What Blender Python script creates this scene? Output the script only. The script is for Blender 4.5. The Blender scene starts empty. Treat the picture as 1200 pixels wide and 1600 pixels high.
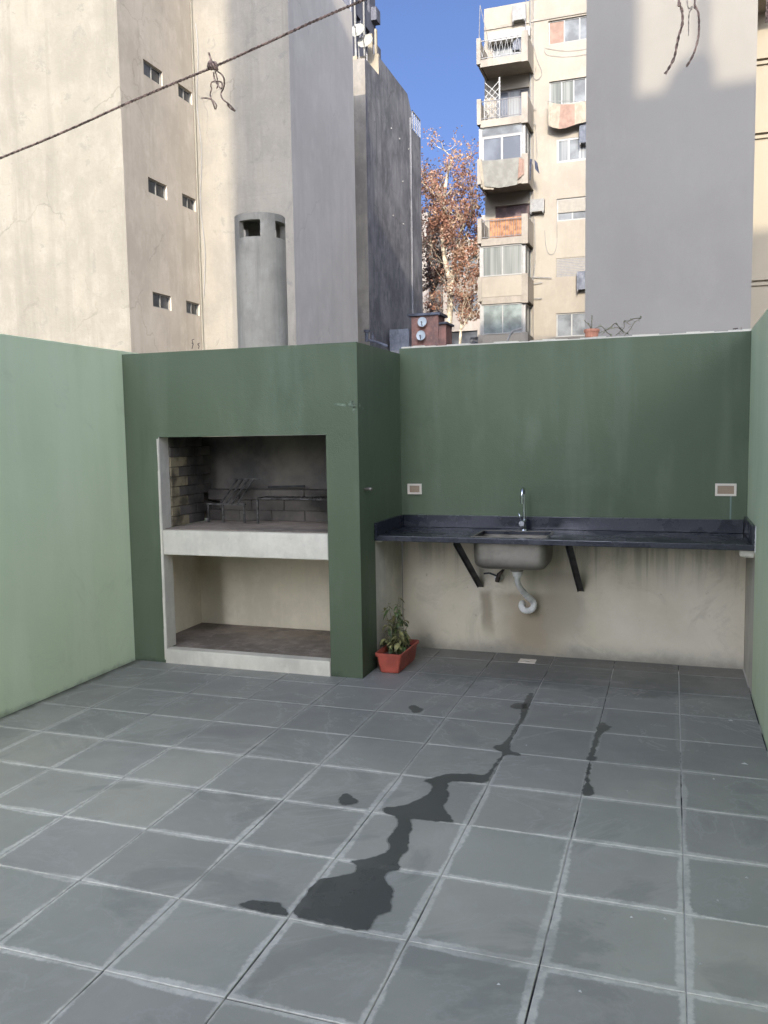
import bpy, bmesh, math, random
from mathutils import Vector, Matrix, noise as mnoise
from mathutils.geometry import tessellate_polygon
random.seed(7)
R = math.radians
sc = bpy.context.scene
col = sc.collection

# ------------------------------------------------------------------ camera
CR = Vector((0.9466573937635093, 0.32183188048463784, -0.01624867799551029))
CU = Vector((-0.0142325113904519, 0.09213266082834437, 0.9956450212943416))
CF = Vector((-0.3219273434369946, 0.9423034614774644, -0.091798540485066))
CC = Vector((0.7433155096858346, -3.1291391750157844, 1.537576967924668))
FPX = 1321.49
cam = bpy.data.objects.new('camera', bpy.data.cameras.new('camera'))
col.objects.link(cam)
m = Matrix((CR, CU, -CF)).transposed().to_4x4()
m.translation = CC
cam.matrix_world = m
cam.data.sensor_fit = 'VERTICAL'; cam.data.sensor_height = 24.0; cam.data.lens = 24.0 * FPX / 1600
cam.data.clip_start = 0.05; cam.data.clip_end = 2000
sc.camera = cam

# ------------------------------------------------------------------ sky, sun, exposure
SUN_EL, SUN_AZ = R(22), R(-12.0)         # the sun stands behind the viewer, slightly towards +X
wd = bpy.data.worlds.new('World'); sc.world = wd; wd.use_nodes = True
nt = wd.node_tree; bg = nt.nodes['Background']
sky = nt.nodes.new('ShaderNodeTexSky'); sky.sky_type = 'NISHITA'; sky.sun_disc = False
sky.sun_elevation = SUN_EL; sky.sun_rotation = math.pi + SUN_AZ
sky.air_density = 0.3; sky.dust_density = 8.0; sky.ozone_density = 5.5
nt.links.new(sky.outputs[0], bg.inputs[0]); bg.inputs[1].default_value = 0.15
sd = bpy.data.lights.new('sun', 'SUN'); sd.energy = 2.0; sd.angle = R(0.45); sd.color = (1.0, 0.92, 0.80)
sun = bpy.data.objects.new('sun', sd); col.objects.link(sun)
sun.rotation_euler = Vector((math.sin(SUN_AZ) * math.cos(SUN_EL), math.cos(SUN_AZ) * math.cos(SUN_EL), -math.sin(SUN_EL))).to_track_quat('-Z', 'Y').to_euler()
sc.view_settings.view_transform = 'Standard'; sc.view_settings.look = 'None'
sc.view_settings.gamma = 1.0; sc.view_settings.use_curve_mapping = False
sc.view_settings.exposure = 1.72

# ------------------------------------------------------------------ survey helpers: a sight line of the survey camera meets a wall plane
def _ray(x, y): return CF + CR * ((x - 600) / FPX) - CU * ((y - 800) / FPX)
def onY(x, y, Y): d = _ray(x, y); return CC + d * ((Y - CC.y) / d.y)
def onX(x, y, X): d = _ray(x, y); return CC + d * ((X - CC.x) / d.x)
def onZ(x, y, Z=0.0): d = _ray(x, y); return CC + d * ((Z - CC.z) / d.z)

# ------------------------------------------------------------------ materials
def newmat(name):
    mt = bpy.data.materials.new(name); mt.use_nodes = True
    return mt, mt.node_tree, mt.node_tree.nodes['Principled BSDF']
class NB:
    def __init__(s, nt): s.nt = nt; s.pos = None
    def n(s, t, **k):
        o = s.nt.nodes.new(t)
        for a, b in k.items(): setattr(o, a, b)
        return o
    def l(s, a, b): s.nt.links.new(a, b)
    def P(s, scale=(1, 1, 1), obj=False):
        if obj: src = s.n('ShaderNodeTexCoord').outputs['Object']
        else: src = s.n('ShaderNodeNewGeometry').outputs['Position']
        mp = s.n('ShaderNodeMapping'); mp.inputs['Scale'].default_value = scale
        s.l(src, mp.inputs[0]); return mp.outputs[0]
    def noise(s, sc_, detail=5, rough=.55, vec=None, dist=0):
        q = s.n('ShaderNodeTexNoise'); q.inputs['Scale'].default_value = sc_; q.inputs['Detail'].default_value = detail
        q.inputs['Roughness'].default_value = rough; q.inputs['Distortion'].default_value = dist
        s.l(vec if vec is not None else s.P(), q.inputs['Vector']); return q.outputs['Fac']
    def ramp(s, v, a, b, c0=0, c1=1):
        q = s.n('ShaderNodeMapRange'); q.interpolation_type = 'SMOOTHSTEP'
        for i, x in zip((1, 2, 3, 4), (a, b, c0, c1)): q.inputs[i].default_value = x
        s.l(v, q.inputs[0]); return q.outputs[0]
    def math(s, op, a, b=None, c=None):
        q = s.n('ShaderNodeMath'); q.operation = op
        for i, v in enumerate((a, b, c)):
            if v is None: continue
            if isinstance(v, (int, float)): q.inputs[i].default_value = v
            else: s.l(v, q.inputs[i])
        return q.outputs[0]
    def mix(s, f, a, b, mode='MIX'):
        q = s.n('ShaderNodeMix'); q.data_type = 'RGBA'; q.blend_type = mode
        for i, v in ((0, f), (6, a), (7, b)):
            if isinstance(v, (int, float)): q.inputs[i].default_value = v
            elif isinstance(v, tuple): q.inputs[i].default_value = (*v, 1)
            else: s.l(v, q.inputs[i])
        return q.outputs[2]
    def bump(s, h, strength, dist, bsdf):
        q = s.n('ShaderNodeBump'); q.inputs['Strength'].default_value = strength; q.inputs['Distance'].default_value = dist
        s.l(h, q.inputs['Height']); s.l(q.outputs[0], bsdf.inputs['Normal'])
    def xyz(s, v):
        q = s.n('ShaderNodeSeparateXYZ'); s.l(v, q.inputs[0]); return q.outputs

def wall_mat(name, base, dark, light, scale=1.0, streak=.5, pits=.0, bump=.3, bdist=.004, rough=.85, peel=None, peel_amt=.62, gain=1.0, cloud=(.38, .64), crack=0):
    mt, nt, b = newmat(name); g = NB(nt)
    c = g.mix(g.ramp(g.noise(.55 * scale, 6, .6), cloud[0], cloud[1]), dark, base)
    c = g.mix(g.math('MULTIPLY', g.ramp(g.noise(2.2 * scale, 9, .72, g.P((1, 1, .55))), .44, .74), .7 * gain), c, light)
    c = g.mix(g.math('MULTIPLY', g.ramp(g.noise(11 * scale, 8, .75), .5, .75), .4), c, dark)
    st = g.noise(3.0 * scale, 5, .6, g.P((1.6, 1.6, .10)))
    c = g.mix(g.math('MULTIPLY', g.ramp(st, .5, .75), streak), c, dark)
    if peel:
        pm = g.ramp(g.noise(1.3 * scale, 9, .72, None, .6), peel_amt, peel_amt + .035)
        c = g.mix(g.math('MULTIPLY', pm, .75), c, peel)
    if pits:
        c = g.mix(g.math('MULTIPLY', g.ramp(g.noise(9 * scale, 8, .7), .60, .74), pits), c, tuple(x * .5 for x in dark))
    if crack:
        # hairline cracks, faint casting lifts and rust-grey runs
        vo = g.n('ShaderNodeTexVoronoi'); vo.feature = 'DISTANCE_TO_EDGE'; vo.inputs['Scale'].default_value = .42
        wv = g.n('ShaderNodeVectorMath'); wv.operation = 'ADD'
        nz = g.n('ShaderNodeTexNoise'); nz.inputs['Scale'].default_value = 1.6; nz.inputs['Detail'].default_value = 8; g.l(g.P(), nz.inputs['Vector'])
        sc3 = g.n('ShaderNodeVectorMath'); sc3.operation = 'SCALE'; sc3.inputs['Scale'].default_value = .7; g.l(nz.outputs['Color'], sc3.inputs[0])
        g.l(g.P((1, 1, .7)), wv.inputs[0]); g.l(sc3.outputs[0], wv.inputs[1]); g.l(wv.outputs[0], vo.inputs['Vector'])
        ck = g.math('MULTIPLY', g.ramp(vo.outputs['Distance'], .010, .002), g.ramp(g.noise(.5, 3), .50, .62))
        c = g.mix(g.math('MULTIPLY', ck, crack * .4), c, tuple(v * .45 for v in dark))
        zz = g.xyz(g.n('ShaderNodeNewGeometry').outputs['Position'])[2]
        ln = g.math('ABSOLUTE', g.math('SUBTRACT', g.math('FRACT', g.math('DIVIDE', g.math('ADD', zz, g.math('MULTIPLY', g.noise(1.2, 4), .12)), 1.55)), .5))
        c = g.mix(g.math('MULTIPLY', g.ramp(ln, .012, .002), g.math('MULTIPLY', g.ramp(g.noise(.8, 3), .45, .6), crack * .45)), c, dark)
        c = g.mix(g.math('MULTIPLY', g.ramp(g.noise(1.9, 6, .6, g.P((1.3, 1.3, .07))), .52, .68), crack * .45), c, tuple(v * .78 for v in dark))
        c = g.mix(g.math('MULTIPLY', g.ramp(g.noise(.9, 10, .8, g.P((1, 1, .8)), 1.0), .60, .66), crack * .45), c, tuple(v * .68 for v in dark))
    nt.links.new(c, b.inputs['Base Color'])
    b.inputs['Roughness'].default_value = rough; b.inputs['Specular IOR Level'].default_value = .25
    h = g.math('ADD', g.math('MULTIPLY', g.noise(60, 4, .6), .35), g.noise(6 * scale, 6, .6))
    g.bump(h, bump, bdist, b)
    return mt
def plain(name, c, rough=.6, metal=0, spec=.4, var=.12, vs=6.0, bump=0, trans=None):
    mt, nt, b = newmat(name); g = NB(nt)
    d = tuple(x * (1 - 2 * var) for x in c); l = tuple(min(1, x * (1 + var)) for x in c)
    nt.links.new(g.mix(g.ramp(g.noise(vs, 5), .35, .65), d, l), b.inputs['Base Color'])
    b.inputs['Roughness'].default_value = rough; b.inputs['Metallic'].default_value = metal
    b.inputs['Specular IOR Level'].default_value = spec
    if bump: g.bump(g.noise(vs * 6, 4), bump, .002, b)
    return mt
def green_mat(name, base, dark, light):
    mt, nt, b = newmat(name); g = NB(nt)
    c = g.mix(g.ramp(g.noise(.9, 4, .5), .35, .65), dark, base)
    c = g.mix(g.math('MULTIPLY', g.ramp(g.noise(3.0, 6, .6, g.P((1.4, 1.4, .35))), .5, .75), .45), c, light)
    # faint upright bands, dark then pale
    c = g.mix(g.math('MULTIPLY', g.ramp(g.noise(4.0, 3, .5, g.P((1.5, 1.5, .12))), .5, .7), .3), c, dark)
    c = g.mix(g.math('MULTIPLY', g.ramp(g.noise(2.1, 4, .55, g.P((1.5, 1.5, .16))), .50, .66), .38), c, light)
    # splash dirt low on the wall, breaking up at its edge
    z = g.xyz(g.n('ShaderNodeNewGeometry').outputs['Position'])[2]
    gr = g.math('ADD', z, g.math('MULTIPLY', g.noise(5, 6, .65), -.16))
    c = g.mix(g.ramp(gr, -.045, -.10, 0, .6), c, tuple(v * .35 for v in dark))
    c = g.mix(g.math('MULTIPLY', g.ramp(g.noise(1.3, 9, .75, None, .8), .56, .66), .22), c, tuple(v * .75 for v in dark))
    c = g.mix(g.math('MULTIPLY', g.ramp(g.noise(24, 5, .7, g.P((1, 1, .3))), .62, .75), .18), c, light)
    # small scuffs and chips
    c = g.mix(g.math('MULTIPLY', g.ramp(g.noise(13, 8, .7), .70, .74), .35), c, light)
    nt.links.new(c, b.inputs['Base Color'])
    b.inputs['Roughness'].default_value = .62; b.inputs['Specular IOR Level'].default_value = .35
    h = g.math('ADD', g.math('MULTIPLY', g.noise(140, 3, .6), .5), g.noise(9, 6, .6))
    g.bump(g.math('ADD', h, g.math('MULTIPLY', g.noise(2.5, 5, .6, g.P((1, 1, .5))), 2.0)), .55, .004, b)
    return mt

M = {}
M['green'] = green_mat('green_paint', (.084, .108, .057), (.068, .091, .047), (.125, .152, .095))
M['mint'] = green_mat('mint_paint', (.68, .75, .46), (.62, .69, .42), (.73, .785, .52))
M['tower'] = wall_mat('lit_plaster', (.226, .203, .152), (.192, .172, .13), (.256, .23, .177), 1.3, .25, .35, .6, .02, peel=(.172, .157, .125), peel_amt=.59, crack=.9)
M['tower_side'] = wall_mat('shade_lifted_plaster', (.50, .43, .33), (.42, .36, .275), (.57, .50, .39), 1.0, .3, .2, .4, .01, crack=.7)  # same plaster as the front, lightened to paint light into its shade
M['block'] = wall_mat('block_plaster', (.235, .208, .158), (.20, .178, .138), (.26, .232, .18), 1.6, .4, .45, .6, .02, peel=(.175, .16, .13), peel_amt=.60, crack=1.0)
M['block_side'] = wall_mat('block_shade_lifted_plaster', (.55, .50, .42), (.49, .445, .375), (.60, .55, .47), .8, .3, .1, .3, .01, crack=.5)  # lighter copy of the block plaster, brightens its shaded face by colour
M['darkwall'] = wall_mat('dark_render', (.19, .185, .18), (.105, .103, .105), (.29, .28, .27), 1.1, .95, .4, .5, .02, crack=1.0)
M['darkfront'] = wall_mat('dark_front_render', (.26, .23, .18), (.18, .16, .13), (.32, .29, .24), 1.0, .6, .4, .5, .02)
M['white_smooth'] = wall_mat('smooth_pale_render', (.212, .193, .158), (.197, .178, .146), (.227, .207, .17), .5, .15, 0, .12, .004)
M['apt'] = wall_mat('apartment_render', (.262, .228, .172), (.228, .195, .147), (.29, .253, .193), .8, .4, .25, .3, .01)
M['apt_slab'] = wall_mat('balcony_render', (.262, .228, .177), (.20, .172, .133), (.295, .257, .203), 1.4, .5, .3, .3, .01)
M['yellow'] = wall_mat('cream_render', (.275, .232, .16), (.25, .21, .145), (.30, .255, .18), .5, .2, 0, .2, .006)
M['unseen_flats'] = wall_mat('unseen_grey_cream_render', (.50, .47, .42), (.42, .39, .35), (.56, .53, .48), .5, .3, .1, .2, .01)
M['far'] = wall_mat('far_render', (.30, .26, .21), (.22, .19, .16), (.35, .31, .26), .5, .3, 0, .1, .01)
M['far_dark'] = wall_mat('far_dark_render', (.10, .10, .11), (.06, .06, .07), (.16, .155, .16), .6, .8, 0, .1, .01)
M['whitewash'] = wall_mat('whitewash', (.60, .55, .43), (.47, .43, .34), (.67, .62, .50), 4, .35, .3, .5, .004)
M['vent'] = wall_mat('grey_cement', (.34, .305, .235), (.21, .19, .15), (.42, .38, .30), 3, 1.0, .2, .4, .004)
M['interior'] = wall_mat('dull_cream_wall', (.64, .565, .40), (.54, .475, .335), (.70, .625, .46), 3, .3, .2, .3, .004)
M['brown_floor'] = wall_mat('dusty_screed', (.26, .21, .16), (.16, .13, .10), (.35, .30, .24), 5, .1, .3, .4, .004)
M['concrete'] = wall_mat('raw_concrete', (.34, .33, .31), (.25, .245, .23), (.42, .41, .39), 3, .3, .3, .4, .004)

def stained():
    mt, nt, b = newmat('stained_white_wall'); g = NB(nt)
    pos = g.n('ShaderNodeNewGeometry').outputs['Position']; x, y, z = g.xyz(pos)
    c = g.mix(g.ramp(g.noise(1.6, 6, .6), .35, .65), (.51, .445, .315), (.60, .53, .395))
    # long drips from the counter
    st = g.noise(6.0, 6, .65, g.P((1.5, 1.5, .05)))
    top = g.ramp(g.math('ADD', z, g.math('MULTIPLY', g.noise(7, 3, .5, g.P((1.5, 1.5, .02))), .6)), .75, 1.2)
    c = g.mix(g.math('MULTIPLY', g.math('MULTIPLY', g.ramp(st, .44, .62), top), .8), c, (.19, .175, .13))
    c = g.mix(g.math('MULTIPLY', g.ramp(g.noise(2.3, 9, .75, None, .8), .52, .64), .35), c, (.33, .29, .21))
    # rusty brown run below the trap and bracket feet
    def run(cx, w, z0, z1, colr, amt):
        nonlocal c
        dx = g.math('ABSOLUTE', g.math('SUBTRACT', g.math('ADD', x, g.math('MULTIPLY', g.noise(4, 4, .6), .10)), cx + .05))
        mk = g.math('MULTIPLY', g.ramp(dx, w, w * .3, 0, 1), g.math('MULTIPLY', g.ramp(z, z0, z0 - .06, 0, 1), g.ramp(z, z1, z1 + .25, 0, 1)))
        c = g.mix(g.math('MULTIPLY', mk, amt), c, colr)
    run(-.47, .06, .46, .02, (.21, .165, .105), .75)
    run(-.50, .10, .86, .35, (.25, .23, .185), .45)
    run(-.17, .34, .46, -.15, (.30, .235, .15), .7)
    run(-.16, .16, .34, -.1, (.23, .175, .105), .55)
    run(.05, .22, .62, .0, (.29, .25, .18), .65)
    run(.17, .05, .46, .22, (.28, .245, .18), .5)
    run(-.12, .05, .45, .28, (.18, .17, .135), .5)
    # damp and soot along the floor
    gr = g.math('ADD', z, g.math('MULTIPLY', g.noise(3.2, 8, .72), -.26))
    c = g.mix(g.ramp(gr, .0, -.16, 0, .8), c, (.17, .155, .12))
    c = g.mix(g.math('MULTIPLY', g.ramp(g.noise(14, 8, .7), .66, .72), .5), c, (.14, .12, .09))
    nt.links.new(c, b.inputs['Base Color']); b.inputs['Roughness'].default_value = .85
    g.bump(g.noise(8, 7, .6), .4, .004, b); return mt
M['stained'] = stained()

def sooty():
    mt, nt, b = newmat('soot'); g = NB(nt)
    c = g.mix(g.ramp(g.noise(2.2, 6, .6), .35, .68), (.065, .06, .053), (.17, .145, .11))
    nt.links.new(g.mix(g.math('MULTIPLY', g.ramp(g.noise(12, 6, .6), .55, .7), .3), c, (.14, .13, .11)), b.inputs['Base Color'])
    b.inputs['Roughness'].default_value = .8; g.bump(g.noise(20, 5), .4, .004, b); return mt
M['soot'] = sooty()
M['soot_brick'] = plain('sooty_brick', (.085, .073, .058), .9, var=.3, vs=3, bump=.4)
M['fire_brick'] = plain('yellow_fire_brick', (.21, .17, .10), .85, var=.3, vs=9, bump=.4)

def tile_mat():
    mt, nt, b = newmat('slate_grey_tile'); g = NB(nt)
    pos = g.n('ShaderNodeNewGeometry').outputs['Position']; x, y, z = g.xyz(pos)
    def edge(v, other):
        f = g.math('FRACT', g.math('ADD', g.math('DIVIDE', v, .4), 100.0))
        return g.math('MULTIPLY', g.math('SUBTRACT', .5, g.math('ABSOLUTE', g.math('SUBTRACT', f, .5))), .4)
    ex, ey = edge(x, y), edge(y, x)
    rnd = g.n('ShaderNodeObjectInfo').outputs['Random']
    c = g.mix(g.ramp(g.noise(1.7, 6, .62), .3, .7), (.43, .40, .305), (.54, .495, .375))
    c = g.mix(g.ramp(rnd, 0, .5, .35, 0), c, (.37, .365, .295))
    c = g.mix(g.ramp(rnd, .5, 1, 0, .35), c, (.39, .36, .315))
    rn2 = g.math('FRACT', g.math('MULTIPLY', rnd, 17.3))
    c = g.mix(g.ramp(rn2, .3, 1, 0, .28), c, (.24, .235, .20))
    c = g.mix(g.math('MULTIPLY', g.ramp(g.noise(5.5, 8, .7, None, 1.2), .52, .70), .35), c, (.50, .485, .42))
    c = g.mix(g.math('MULTIPLY', g.ramp(g.noise(7, 9, .75), .60, .72), .3), c, (.28, .275, .245))
    # lime bloom along the joints, of changing width
    fine = g.math('MULTIPLY', g.math('SUBTRACT', g.noise(38, 8, .78), .5), .034)
    def bloom(e, sx, sy, off):
        mp = g.n('ShaderNodeMapping'); mp.inputs['Scale'].default_value = (sx, sy, 1); mp.inputs['Location'].default_value = (off, off * 2, 0)
        g.l(pos, mp.inputs[0])
        w = g.ramp(g.noise(1.7, 4, .6, mp.outputs[0]), .32, .66, .004, .028)
        dd = g.math('SUBTRACT', g.math('ADD', e, fine), w)
        return g.ramp(dd, .0055, -.005, 0, 1)
    bx = bloom(ex, 1.7, .8, 3.1); by = bloom(ey, .8, 1.7, 9.7)
    bl = g.math('MAXIMUM', bx, by)
    bl = g.math('MULTIPLY', bl, g.ramp(g.noise(30, 5, .6), .25, .6, .45, 1.0))
    bl = g.math('MULTIPLY', bl, g.ramp(y, 2.3, -.4, .16, 1.0))
    bl = g.math('MULTIPLY', bl, g.ramp(g.noise(2.3, 4), .30, .55, .4, 1.0))
    c = g.mix(bl, c, (.76, .71, .575))
    # damp brown dirt towards the back wall, then a painted light falloff
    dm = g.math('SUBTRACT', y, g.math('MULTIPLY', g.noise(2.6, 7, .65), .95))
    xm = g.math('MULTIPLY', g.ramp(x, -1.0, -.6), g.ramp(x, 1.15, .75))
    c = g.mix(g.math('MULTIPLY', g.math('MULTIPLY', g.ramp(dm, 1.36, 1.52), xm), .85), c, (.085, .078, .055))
    c = g.mix(g.math('MULTIPLY', g.ramp(dm, -.9, 1.1), .66), c, (.125, .130, .125))  # far tiles darkened: light falling off with depth, put into the colour
    # broad stains, tide rings and grit
    sn = g.noise(1.15, 7, .62, None, 1.6)
    c = g.mix(g.math('MULTIPLY', g.ramp(g.math('ABSOLUTE', g.math('SUBTRACT', sn, .52)), .012, .003), .22), c, (.52, .50, .43))
    c = g.mix(g.math('MULTIPLY', g.ramp(sn, .535, .60), .28), c, (.20, .195, .165))
    c = g.mix(g.math('MULTIPLY', g.ramp(g.noise(48, 7, .8), .66, .72), .5), c, (.11, .105, .09))
    c = g.mix(g.math('MULTIPLY', g.ramp(g.noise(9, 6, .7, g.P((.25, 1.3, 1))), .60, .72), .16), c, (.50, .48, .42))
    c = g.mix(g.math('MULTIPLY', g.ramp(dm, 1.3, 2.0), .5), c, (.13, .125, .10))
    # dark line along the left wall
    lm = g.math('ADD', x, g.math('MULTIPLY', g.noise(9, 6, .6), -.12))
    c = g.mix(g.ramp(lm, -2.76, -2.83, 0, .9), c, (.06, .055, .035))
    # lime specks, faint rings
    c = g.mix(g.math('MULTIPLY', g.ramp(g.noise(26, 8, .75), .735, .75), .8), c, (.55, .55, .52))
    nt.links.new(c, b.inputs['Base Color'])
    nt.links.new(g.ramp(g.noise(3.1, 6, .6), .3, .7, .42, .62), b.inputs['Roughness'])
    b.inputs['Specular IOR Level'].default_value = .5
    h = g.math('ADD', g.math('MULTIPLY', g.noise(90, 4, .6), .2), g.noise(7, 8, .6))
    g.bump(h, .22, .0025, b)
    return mt
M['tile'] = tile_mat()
def grout_mat():
    mt, nt, b = newmat('joint_mortar'); g = NB(nt)
    c = g.mix(g.ramp(g.noise(1.9, 5, .6), .40, .52), (.03, .03, .027), (.55, .52, .45))
    nt.links.new(c, b.inputs['Base Color']); b.inputs['Roughness'].default_value = .9; return mt
M['grout'] = grout_mat()
def granite_mat():
    mt, nt, b = newmat('dark_blue_granite'); g = NB(nt)
    c = g.mix(g.ramp(g.noise(90, 4, .6), .55, .68), (.012, .013, .018), (.035, .037, .045))
    c = g.mix(g.math('MULTIPLY', g.ramp(g.noise(3.2, 7, .65), .52, .70), .3), c, (.055, .057, .060))
    nt.links.new(c, b.inputs['Base Color'])
    nt.links.new(g.ramp(g.noise(5, 6, .6), .3, .7, .16, .42), b.inputs['Roughness']); return mt
M['granite'] = granite_mat()
def wet_mat():
    mt, nt, b = newmat('wet_film'); g = NB(nt)
    nt.links.new(g.mix(g.ramp(g.noise(4, 6, .6), .3, .7), (.115, .113, .09), (.155, .15, .122)), b.inputs['Base Color'])
    b.inputs['Roughness'].default_value = .30; b.inputs['Alpha'].default_value = .62; return mt
M['wet'] = wet_mat()
M['steel'] = plain('dull_stainless_steel', (.24, .215, .175), .5, .7, var=.15, vs=5)
M['chrome'] = plain('chrome', (.62, .63, .64), .18, 1, var=.03)
M['black_metal'] = plain('black_painted_steel', (.035, .033, .033), .5, .3, var=.3, vs=12)
M['rusty'] = plain('rusty_iron', (.10, .075, .06), .75, .4, var=.4, vs=25)
M['grate'] = plain('greasy_grey_iron', (.12, .113, .10), .5, .6, var=.3, vs=25)
M['plastic_white'] = plain('aged_white_plastic', (.62, .60, .53), .5, var=.1, vs=14)
M['plastic_cream'] = plain('cream_plastic', (.66, .58, .46), .5, var=.05)
M['pink_cover'] = plain('faded_tan_cover', (.30, .215, .135), .6, var=.05)
M['pot'] = plain('terracotta_red_plastic', (.36, .075, .045), .5, var=.14, vs=9)
M['terracotta'] = plain('terracotta', (.50, .22, .13), .8, var=.1)
M['soil'] = plain('dry_soil', (.075, .052, .038), .95, var=.5, vs=40, bump=.8)
M['leaf'] = plain('green_leaf', (.075, .11, .03), .5, var=.35, vs=30)
M['leaf_dry'] = plain('dry_olive_leaf', (.22, .205, .075), .65, var=.3, vs=30)
M['stem'] = plain('dry_stem', (.13, .115, .06), .7, var=.3, vs=20)
M['rope'] = plain('weathered_brown_rope', (.26, .175, .13), .9, var=.35, vs=60, bump=.8)
M['cord_light'] = plain('pale_cord', (.33, .28, .22), .9, var=.25, vs=60, bump=.8)
M['glass'] = plain('window_glass', (.07, .073, .075), .12, 0, .4, var=.25, vs=.6)
M['glass_pale'] = plain('pale_frosted_glass', (.11, .115, .11), .45, 0, .3, var=.25, vs=1.2)
M['alu'] = plain('white_window_frame', (.25, .238, .205), .45, var=.05)
M['dark_frame'] = plain('dark_window_frame', (.12, .11, .10), .5, var=.1)
def curtain_mat(name, c0, c1, sc_=14, back=None):
    mt, nt, b = newmat(name); g = NB(nt)
    c = g.mix(g.ramp(g.noise(sc_, 3, .5, g.P((1, 1, .04))), .35, .65), c0, c1)
    nt.links.new(c, b.inputs['Base Color']); b.inputs['Roughness'].default_value = .9; b.inputs['Specular IOR Level'].default_value = .05; return mt
M['curtain'] = curtain_mat('curtain_behind_glass', (.11, .115, .10), (.19, .19, .165), 5)
M['curtain_white'] = curtain_mat('white_curtain', (.14, .145, .14), (.225, .225, .21), 5)
M['sheet_grey'] = plain('pale_green_sheeting', (.13, .15, .13), .5, var=.25, vs=1.4)
M['shutter'] = plain('cream_roller_shutter', (.205, .18, .135), .6, var=.05)
M['cloth_grey'] = plain('beige_grey_cloth', (.17, .16, .13), .9, var=.08, vs=4)
M['cloth_pink'] = plain('pink_beige_cloth', (.22, .14, .10), .9, var=.08, vs=4)
M['cloth_cream'] = plain('cream_cloth', (.25, .21, .15), .9, var=.08, vs=4)
M['cloth_dark'] = plain('dark_navy_cloth', (.035, .04, .06), .9, var=.2, vs=8)
M['wood_orange'] = plain('orange_brown_wood', (.33, .14, .05), .7, var=.25, vs=5)
M['door_brown'] = plain('dark_brown_shutter', (.10, .065, .06), .7, var=.2, vs=3)
M['ac'] = plain('white_ac_casing', (.175, .165, .14), .5, var=.06)
M['ac_dark'] = plain('ac_grille', (.22, .21, .19), .6, var=.1)
M['dish'] = plain('pale_dish', (.28, .27, .22), .5, var=.08, vs=5)
M['dish_grey'] = plain('grey_dish', (.36, .40, .40), .5, var=.08, vs=5)
M['bark'] = plain('pale_bark', (.44, .37, .26), .85, var=.3, vs=2.5, bump=.4)
M['bark_dark'] = plain('dark_bark', (.10, .08, .065), .9, var=.3, vs=2.5, bump=.4)
M['brick_red'] = wall_mat('red_brick_render', (.24, .12, .09), (.14, .085, .07), (.30, .17, .13), 4, .7, .3, .4, .01)
M['slate_box'] = wall_mat('grey_fibre_cement', (.13, .135, .15), (.08, .085, .095), (.22, .225, .23), 4, .6, .3, .4, .01)
M['roof_dark'] = plain('dark_roof_sheet', (.07, .075, .09), .7, var=.3, vs=2)
M['ground'] = wall_mat('earth_and_asphalt', (.12, .115, .105), (.08, .078, .07), (.18, .17, .15), .3, 0, .3, .3, .02)
def leafmat(name, cols):
    mt, nt, b = newmat(name); g = NB(nt)
    v = g.n('ShaderNodeVertexColor') if False else None
    rn = g.n('ShaderNodeTexWhiteNoise'); rn.noise_dimensions = '3D'
    mp = g.n('ShaderNodeVectorMath'); mp.operation = 'SNAP'; mp.inputs[1].default_value = (.35, .35, .35)
    g.l(g.n('ShaderNodeNewGeometry').outputs['Position'], mp.inputs[0]); g.l(mp.outputs[0], rn.inputs['Vector'])
    cr = g.n('ShaderNodeValToRGB'); cr.color_ramp.interpolation = 'LINEAR'
    cr.color_ramp.elements[0].color = (*cols[0], 1); cr.color_ramp.elements[1].color = (*cols[-1], 1)
    for i, cc in enumerate(cols[1:-1]):
        e = cr.color_ramp.elements.new((i + 1) / (len(cols) - 1)); e.color = (*cc, 1)
    g.l(rn.outputs['Value'], cr.inputs[0]); g.l(cr.outputs[0], b.inputs['Base Color'])
    b.inputs['Roughness'].default_value = .6; b.inputs['Specular IOR Level'].default_value = .3
    tr = g.n('ShaderNodeBsdfTranslucent'); g.l(cr.outputs[0], tr.inputs[0])
    ms = g.n('ShaderNodeMixShader'); ms.inputs[0].default_value = .3
    out = [o for o in nt.nodes if o.type == 'OUTPUT_MATERIAL'][0]
    g.l(b.outputs[0], ms.inputs[1]); g.l(tr.outputs[0], ms.inputs[2]); g.l(ms.outputs[0], out.inputs[0])
    return mt
M['autumn'] = leafmat('autumn_leaves', [(.24, .105, .065), (.38, .195, .12), (.30, .14, .085), (.50, .36, .24), (.20, .10, .07), (.36, .22, .13)])
M['autumn_dark'] = leafmat('dark_autumn_leaves', [(.09, .055, .045), (.16, .085, .06), (.06, .045, .04), (.30, .22, .16)])

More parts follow.
